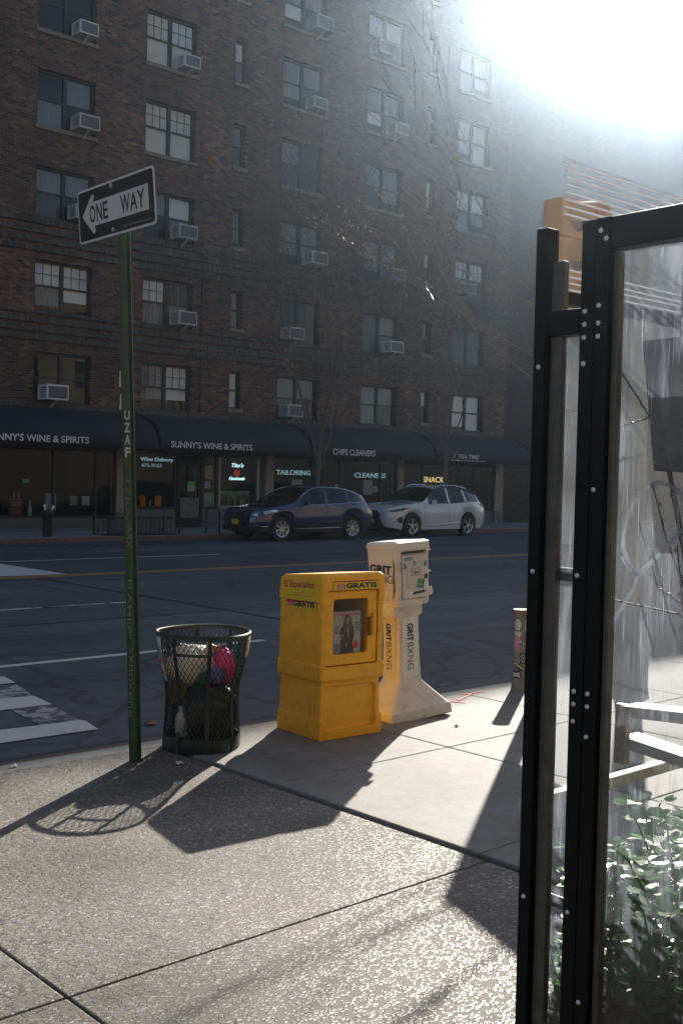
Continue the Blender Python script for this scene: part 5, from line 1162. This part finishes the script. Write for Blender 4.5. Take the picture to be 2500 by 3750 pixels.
# ribbed clear fascia above the kerb side wall
g = MB(); g.box(.232,1.3,1.790,1.793,2.10,2.50); fs = obj('fascia', g, glass_mat('fascia_plastic', .8, (.93,.93,.95), .1, .02, .05), en)
m_rib = thin_plastic('rib_plastic', (.75,.76,.80), .6, .3)
g = MB()
for z, x1 in [(2.49-.019*k, 1.3-.10*k) for k in range(8)]+[(2.13+.017*k, .7+.05*k) for k in range(6)]:
    g.bar((.234,1.786,z-.004),(x1,1.786,z+rnd.uniform(-.004,.004)),.005,.0035)
obj('ribbing', g, m_rib, fs)
g = MB(); g.bar((.17,1.73,2.12),(1.36,1.73,2.12),.03,.03); obj('fascia_rail', g, m_black, en)
# spray loop on the pane
m_spray = glass_mat('grey_spray', .2, (.55,.53,.58), .5, .30, .25)
def swoosh(P, wdt):
    g = MB(); Q = []
    P = [Vector((.0235, y, z)) for y, z in P]
    for a, b in zip(P, P[1:]): Q += [a.lerp(b, t/4) for t in range(4)]
    Q.append(P[-1]); prev = None
    for i, p in enumerate(Q):
        d = (Q[min(i+1,len(Q)-1)]-Q[max(0,i-1)]).normalized(); nn = Vector((0,-d.z,d.y))*wdt*(.8+.4*noise.noise(p*40))
        q = (g.b.verts.new(p+nn), g.b.verts.new(p-nn))
        if prev: g.b.faces.new((prev[0], q[0], q[1], prev[1]))
        prev = q
    return obj('graffiti', g, m_spray, en)
swoosh([(1.40,1.45),(1.425,1.475),(1.44,1.51),(1.44,1.54),(1.433,1.58),(1.41,1.625),(1.38,1.65),(1.35,1.66),(1.32,1.652),(1.29,1.63),(1.27,1.60)], .006)
swoosh([(1.445,1.49),(1.42,1.465),(1.40,1.452),(1.41,1.42),(1.43,1.39),(1.455,1.35),(1.463,1.335)], .006); swoosh([(1.40,1.452),(1.37,1.48),(1.33,1.52),(1.28,1.57)], .006)
# dark board inside
t = thing('hanging_board', 'dark board hanging inside the plexiglass enclosure at upper right', 'board', (2.48, 0, 0))
g = MB(); g.prism([(0,1.605,2.02),(0,.85,2.03),(0,.85,1.66),(0,1.56,1.69)], (.02,0,0)); obj('panel', g, mat('dark_board', (.018,.012,.02), .6), t)
g = MB(); g.tube([(.01,1.5,2.02),(.01,1.5,2.2)], .004, 6); g2 = MB(); g2.tube([(.01,.95,2.02),(.01,.95,2.2)], .004, 6); obj('cord', g, m_blackm, t); obj('cord', g2, m_blackm, t)
# planter and plants
t = thing('planter_box', 'dark planter trough inside the plexiglass enclosure', 'planter', (2.21, .62, 0))
g = MB(); g.box(0,1.1,0,1.085,-.02,.36); k = MB(); o = obj('trough', g, mat('planter_black', (.02,.02,.02), .6), t, bevel=.01)
g = MB(); g.box(.02,1.08,.02,1.065,.3605,.365); obj('soil', g, mat('potting_soil', (.03,.022,.016), .95, var=.4, vscale=40, bump=1, bscale=60), t)
def leaf_mat(name, col):
    m, t, b, N, L = nodes(name); b.inputs['Base Color'].default_value = (*col,1); b.inputs['Roughness'].default_value = .28
    out = t.nodes['Material Output']; s = N('BsdfTranslucent'); s.inputs[0].default_value = (col[0]*1.5, col[1]*1.7, col[2]*.8, 1); x = N('MixShader'); x.inputs[0].default_value = .35
    L(b.outputs[0], x.inputs[1]); L(s.outputs[0], x.inputs[2]); L(x.outputs[0], out.inputs['Surface']); return m
m_leaf = leaf_mat('eucalyptus_leaf', (.09,.24,.06)); m_leaf2 = leaf_mat('grey_green_leaf', (.06,.15,.05)); m_stem = mat('brown_stem', (.09,.05,.03), .7)
def bush(name, label, spots, hts, seed, lm, size, dens):
    rg = random.Random(seed); t = thing(name, label, 'plant', (2.3, 1.1, .36)); gs = MB(); gl = MB()
    for (x, y), h in zip(spots, hts):
        p = Vector((x, y, 0)); d = Vector((rg.uniform(-.25,.25), rg.uniform(-.25,.25), 1)).normalized(); P = [p.copy()]
        ns = int(h/.05)
        for k in range(ns):
            d = (d+Vector((rg.uniform(-.2,.2), rg.uniform(-.2,.2), .0-.05*k/ns))).normalized(); p = p+d*.05; P.append(p.copy())
            for q in range(dens):
                a = rg.uniform(0, 2*PI); o_ = Vector((math.cos(a), math.sin(a), rg.uniform(-.1,.5))).normalized(); c = p+o_*size*1.1
                L_, Wd_ = size*rg.uniform(.7,1.25), size*rg.uniform(.55,.9); sd_ = o_.cross(Vector((rg.uniform(-.4,.4), rg.uniform(-.4,.4), 1))).normalized(); nn = o_.cross(sd_)
                v = [gl.b.verts.new(c+o_*L_*u+sd_*Wd_*w_+nn*(.12*L_*(u*u)+.1*Wd_*abs(w_))) for u, w_ in ((-1,0),(-.5,.75),(.2,.95),(.75,.6),(1,0),(.75,-.6),(.2,-.95),(-.5,-.75))]
                gl.b.faces.new(v)
        gs.tube(P, [.006*(1-.7*i/len(P)) for i in range(len(P))], 5)
    obj('stems', gs, m_stem, t); obj('leaves', gl, lm, t); return t
rg = random.Random(31)
sp1 = [(rg.uniform(.0,.45), rg.uniform(.0,.53)) for _ in range(64)]
bush('leafy_plant', 'round leaved eucalyptus plant behind the plexiglass, lower right', sp1, [rg.uniform(.22,.56) for _ in sp1], 4, m_leaf, .022, 5)
sp2 = [(rg.uniform(.25,.98), rg.uniform(-.4,.50)) for _ in range(75)]
bush('leafy_plant', 'grey green leafy shrub filling the back of the planter', sp2, [rg.uniform(.2,.5) for _ in sp2], 8, m_leaf2, .026, 5)
sp3 = [(rg.uniform(-.06,.06), rg.uniform(.50,.575)) for _ in range(16)]
bush('leafy_plant', 'narrow leafy plant seen through the slim pane between the two black posts', sp3, [rg.uniform(.15,.42) for _ in sp3], 15, m_leaf, .018, 4)
t = thing('budding_branch', 'red budded twigs arching up inside the enclosure', 'plant', (2.45, 1.3, .36))
g = MB(); gb2 = MB(); m_rtw = mat('dark_twig', (.03,.018,.02), .6); m_rbud = mat('red_bud', (.16,.02,.025), .5)
for P in ([(.05,-.3,0),(.02,-.1,.55),(0,.08,.9),(0,.20,1.16),(0,.245,1.30)], [(.03,-.3,0),(0,-.05,.75),(0,.10,.98),(0,.22,1.04),(0,.28,1.20)], [(.05,-.35,0),(0,-.1,.6),(0,.02,.9),(0,.16,.98),(0,.38,1.0)], [(.05,-.3,.0),(.0,-.1,.5),(0,.12,.85),(0,.15,1.0),(0,.17,1.15)], [(0,-.2,.0),(-.1,.0,.8),(-.12,.14,1.40),(-.12,.27,1.575)], [(0,-.2,0),(-.12,.05,1.0),(-.12,.16,1.46),(-.12,.27,1.43)]):
    P = [Vector(p) for p in P]; g.tube(P, [.0045-.003*i/len(P) for i in range(len(P))], 5)
    for a, b in zip(P[1:-1], P[2:]):
        for k in range(7):
            c = a.lerp(b, k/7)+Vector((rg.uniform(-.005,.005), rg.uniform(-.005,.005), 0)); d = (b-a).normalized()
            gb2.tube([c, c+d*.006+Vector((rg.uniform(-.004,.004),rg.uniform(-.006,.006),.002)), c+d*.014], [.0008,.0032,.0006], 5)
obj('twigs', g, m_rtw, t); obj('buds', gb2, m_rbud, t)

# ------------------------------------------------------------------ traffic signal on its pole, behind the enclosure
t = thing('traffic_signal', 'yellow traffic signal head on a steel pole behind the enclosure', 'traffic signal', (7.95, 5.18, .008))
g = MB(); g.lathe([(.16,-.02),(.16,.25),(.11,.32),(.095,.6),(.085,3.62),(.05,3.64)], n=16); obj('pole', g, mat('signal_pole_grey', (.16,.17,.16), .5, var=.2), t, smooth=40)
m_sigy = mat('signal_yellow', (.60,.30,.03), .45)
ax_ = Vector((-.88,.10,0))
for k in range(3):
    z = 2.92+k*.30; g = MB(); g.loft([rrect(.33,.20,z,.04,ax_.x,ax_.y), rrect(.34,.21,z+.01,.04,ax_.x,ax_.y), rrect(.34,.21,z+.285,.04,ax_.x,ax_.y), rrect(.33,.20,z+.295,.04,ax_.x,ax_.y)]); sec = obj('signal_section', g, m_sigy, t, bevel=.004)
    g = MB(); n = 14; r0 = .125
    rr_ = lambda yy, dz: [Vector((ax_.x+r0*math.cos(R(-20)+R(220)*i/n), ax_.y+yy, z+.15+dz+r0*math.sin(R(-20)+R(220)*i/n))) for i in range(n+1)]
    a, b = rr_(-.105,0), rr_(-.34,-.03); va = [g.b.verts.new(p) for p in a]; vb = [g.b.verts.new(p) for p in b]
    for i in range(n): g.b.faces.new((va[i], va[i+1], vb[i+1], vb[i]))
    o = obj('visor', g, m_sigy, sec); s_ = o.modifiers.new('solid','SOLIDIFY'); s_.thickness = .006
    g = MB(); g.lathe([(.1,0),(.08,.02),(.001,.03)], n=18, caps=False); o = obj('lens', g, mat('dark_lens', ((.10,.01,.01),(.10,.06,.01),(.01,.06,.03))[2-k], .2), sec, smooth=60); o.location = (ax_.x, ax_.y-.104, z+.15); o.rotation_euler = (R(90),0,0)
g = MB(); g.bar((0,0,3.1),(ax_.x,ax_.y,3.1),.05,.05); g.bar((0,0,3.4),(ax_.x,ax_.y,3.4),.05,.05); obj('bracket', g, m_blackm, t)
# poster panel on a post
t = thing('poster_stand', 'grey poster panel on a steel post, half hidden behind the enclosure posts', 'poster stand', (7.16, 5.47, .008), R(-111))
g = MB(); g.box(-.03,.05,-.04,.04,-.02,2.22); obj('post', g, m_black, t, bevel=.004)
g = MB(); g.box(.05,.78,-.035,.035,1.16,2.22); fr = obj('frame', g, m_black, t, bevel=.004)
g = MB(); g.box(.08,.75,-.0385,-.036,1.19,2.19); obj('poster', g, mat('grey_poster', (.30,.31,.31), .5, var=.12, vscale=4), fr)
for s, z in (('YOU',1.52),('WERE',1.445),('BORN',1.37),('EXP',1.295)): text('lettering', s, (.16,-.0395,z), X_, Z_, .115 if len(s) == 3 else .15, .055, m_white, fr, .001, .01)
for k, c in enumerate(((.5,.08,.06),(.5,.35,.05),(.1,.35,.12))): g = MB(); g.prism([(.08,-.0395,1.30-k*.03),(.22,-.0395,1.20-k*.01),(.20,-.0395,1.195-k*.01),(.08,-.0395,1.28-k*.03)], (0,-.001,0)); obj('rainbow_stripe', g, mat('faded_stripe', c, .6), fr)
# near street tree with lit buds
rng = random.Random(77); t = thing('street_tree', 'young bare street tree with pale buds reaching over the kerb', 'tree', (8.3, 5.45, 0), group='bare street trees')
g = MB(); g.tube([(0,0,-.05),(0,.0,.6),(-.02,.02,1.5),(-.03,.05,2.4)], [.065,.05,.045,.042], 10); obj('trunk', g, m_bark, t, smooth=60)
g = MB(); tips = []
for p, d, r, ln, dep in (((-.03,.05,2.35),(-.62,.26,.55),.014,1.25,3),((-.03,.05,2.3),(-.58,.2,.7),.013,1.3,4),((-.03,.05,2.0),(-.6,.35,.45),.012,1.05,4),((-.03,.05,2.2),(-.5,.45,.5),.012,1.2,4)):
    grow(g, Vector(p), Vector(d).normalized(), r, ln, dep, rng, tips, .42, -.035, 2, .0022)
obj('bare_crown', g, m_twig, t)
g = MB()
for pts, d in tips:
    for k, p in enumerate(pts[1:]):
        if rng.random() < .26:
            q = Vector(p)+Vector((rng.uniform(-.01,.01),)*3); e = (d+Vector((rng.uniform(-.6,.6),rng.uniform(-.6,.6),rng.uniform(0,.6)))).normalized(); s_ = rng.uniform(.7,1.5)
            g.tube([q, q+e*.008*s_, q+e*.022*s_], [.002*s_,.0055*s_,.0008], 5)
o = obj('buds', g, m_bud, t); o['kind'] = 'stuff'

# ------------------------------------------------------------------ sunlit air
g = MB(); g.box(-145, 205, -145, 165, -1.13, 40)
me = bpy.data.meshes.new('haze'); bmesh.ops.recalc_face_normals(g.b, faces=g.b.faces[:]); g.b.to_mesh(me); g.b.free()
hm = bpy.data.materials.new('haze_air'); hm.use_nodes = True; ht = hm.node_tree; ht.nodes.remove(ht.nodes['Principled BSDF'])
pv = ht.nodes.new('ShaderNodeVolumePrincipled'); pv.inputs['Color'].default_value = (.62,.79,1,1); pv.inputs['Density'].default_value = .00145; pv.inputs['Anisotropy'].default_value = .918
ht.links.new(pv.outputs[0], ht.nodes['Material Output'].inputs['Volume'])
hz = link('haze', me, hm); tag(hz, kind='stuff')

# a few scraps on the ground
for k, (x, y, z, sz, c, lab) in enumerate(((4.35,6.75,ZR+.012,.05,(.16,.09,.05),'dry brown leaf lying on the road near the crosswalk corner'),(3.62,5.30,.006,.035,(.5,.5,.48),'small pale paper scrap beside the green sign post'),(5.62,4.98,.012,.012,(.12,.09,.07),'tiny brown scrap on sunlit concrete by the white dispenser'),(2.86,5.82,.0,.03,(.55,.54,.52),'small white stone lying along the near curb at left'))):
    b = MB(); n = 9; P = [(sz*(1+.3*math.sin(i*2.3+k))*math.cos(2*PI*i/n), sz*.6*math.sin(2*PI*i/n), .004*math.sin(i*1.7)) for i in range(n)]
    b.prism([(px, py_, pz) for px, py_, pz in P], (0,0,.006)); o = obj('scrap', b, mat('scrap_tone', c, .8, var=.3, vscale=40)); o.location = (x, y, z); o.rotation_euler = (0, .1, k*1.3); tag(o, lab, 'scrap')
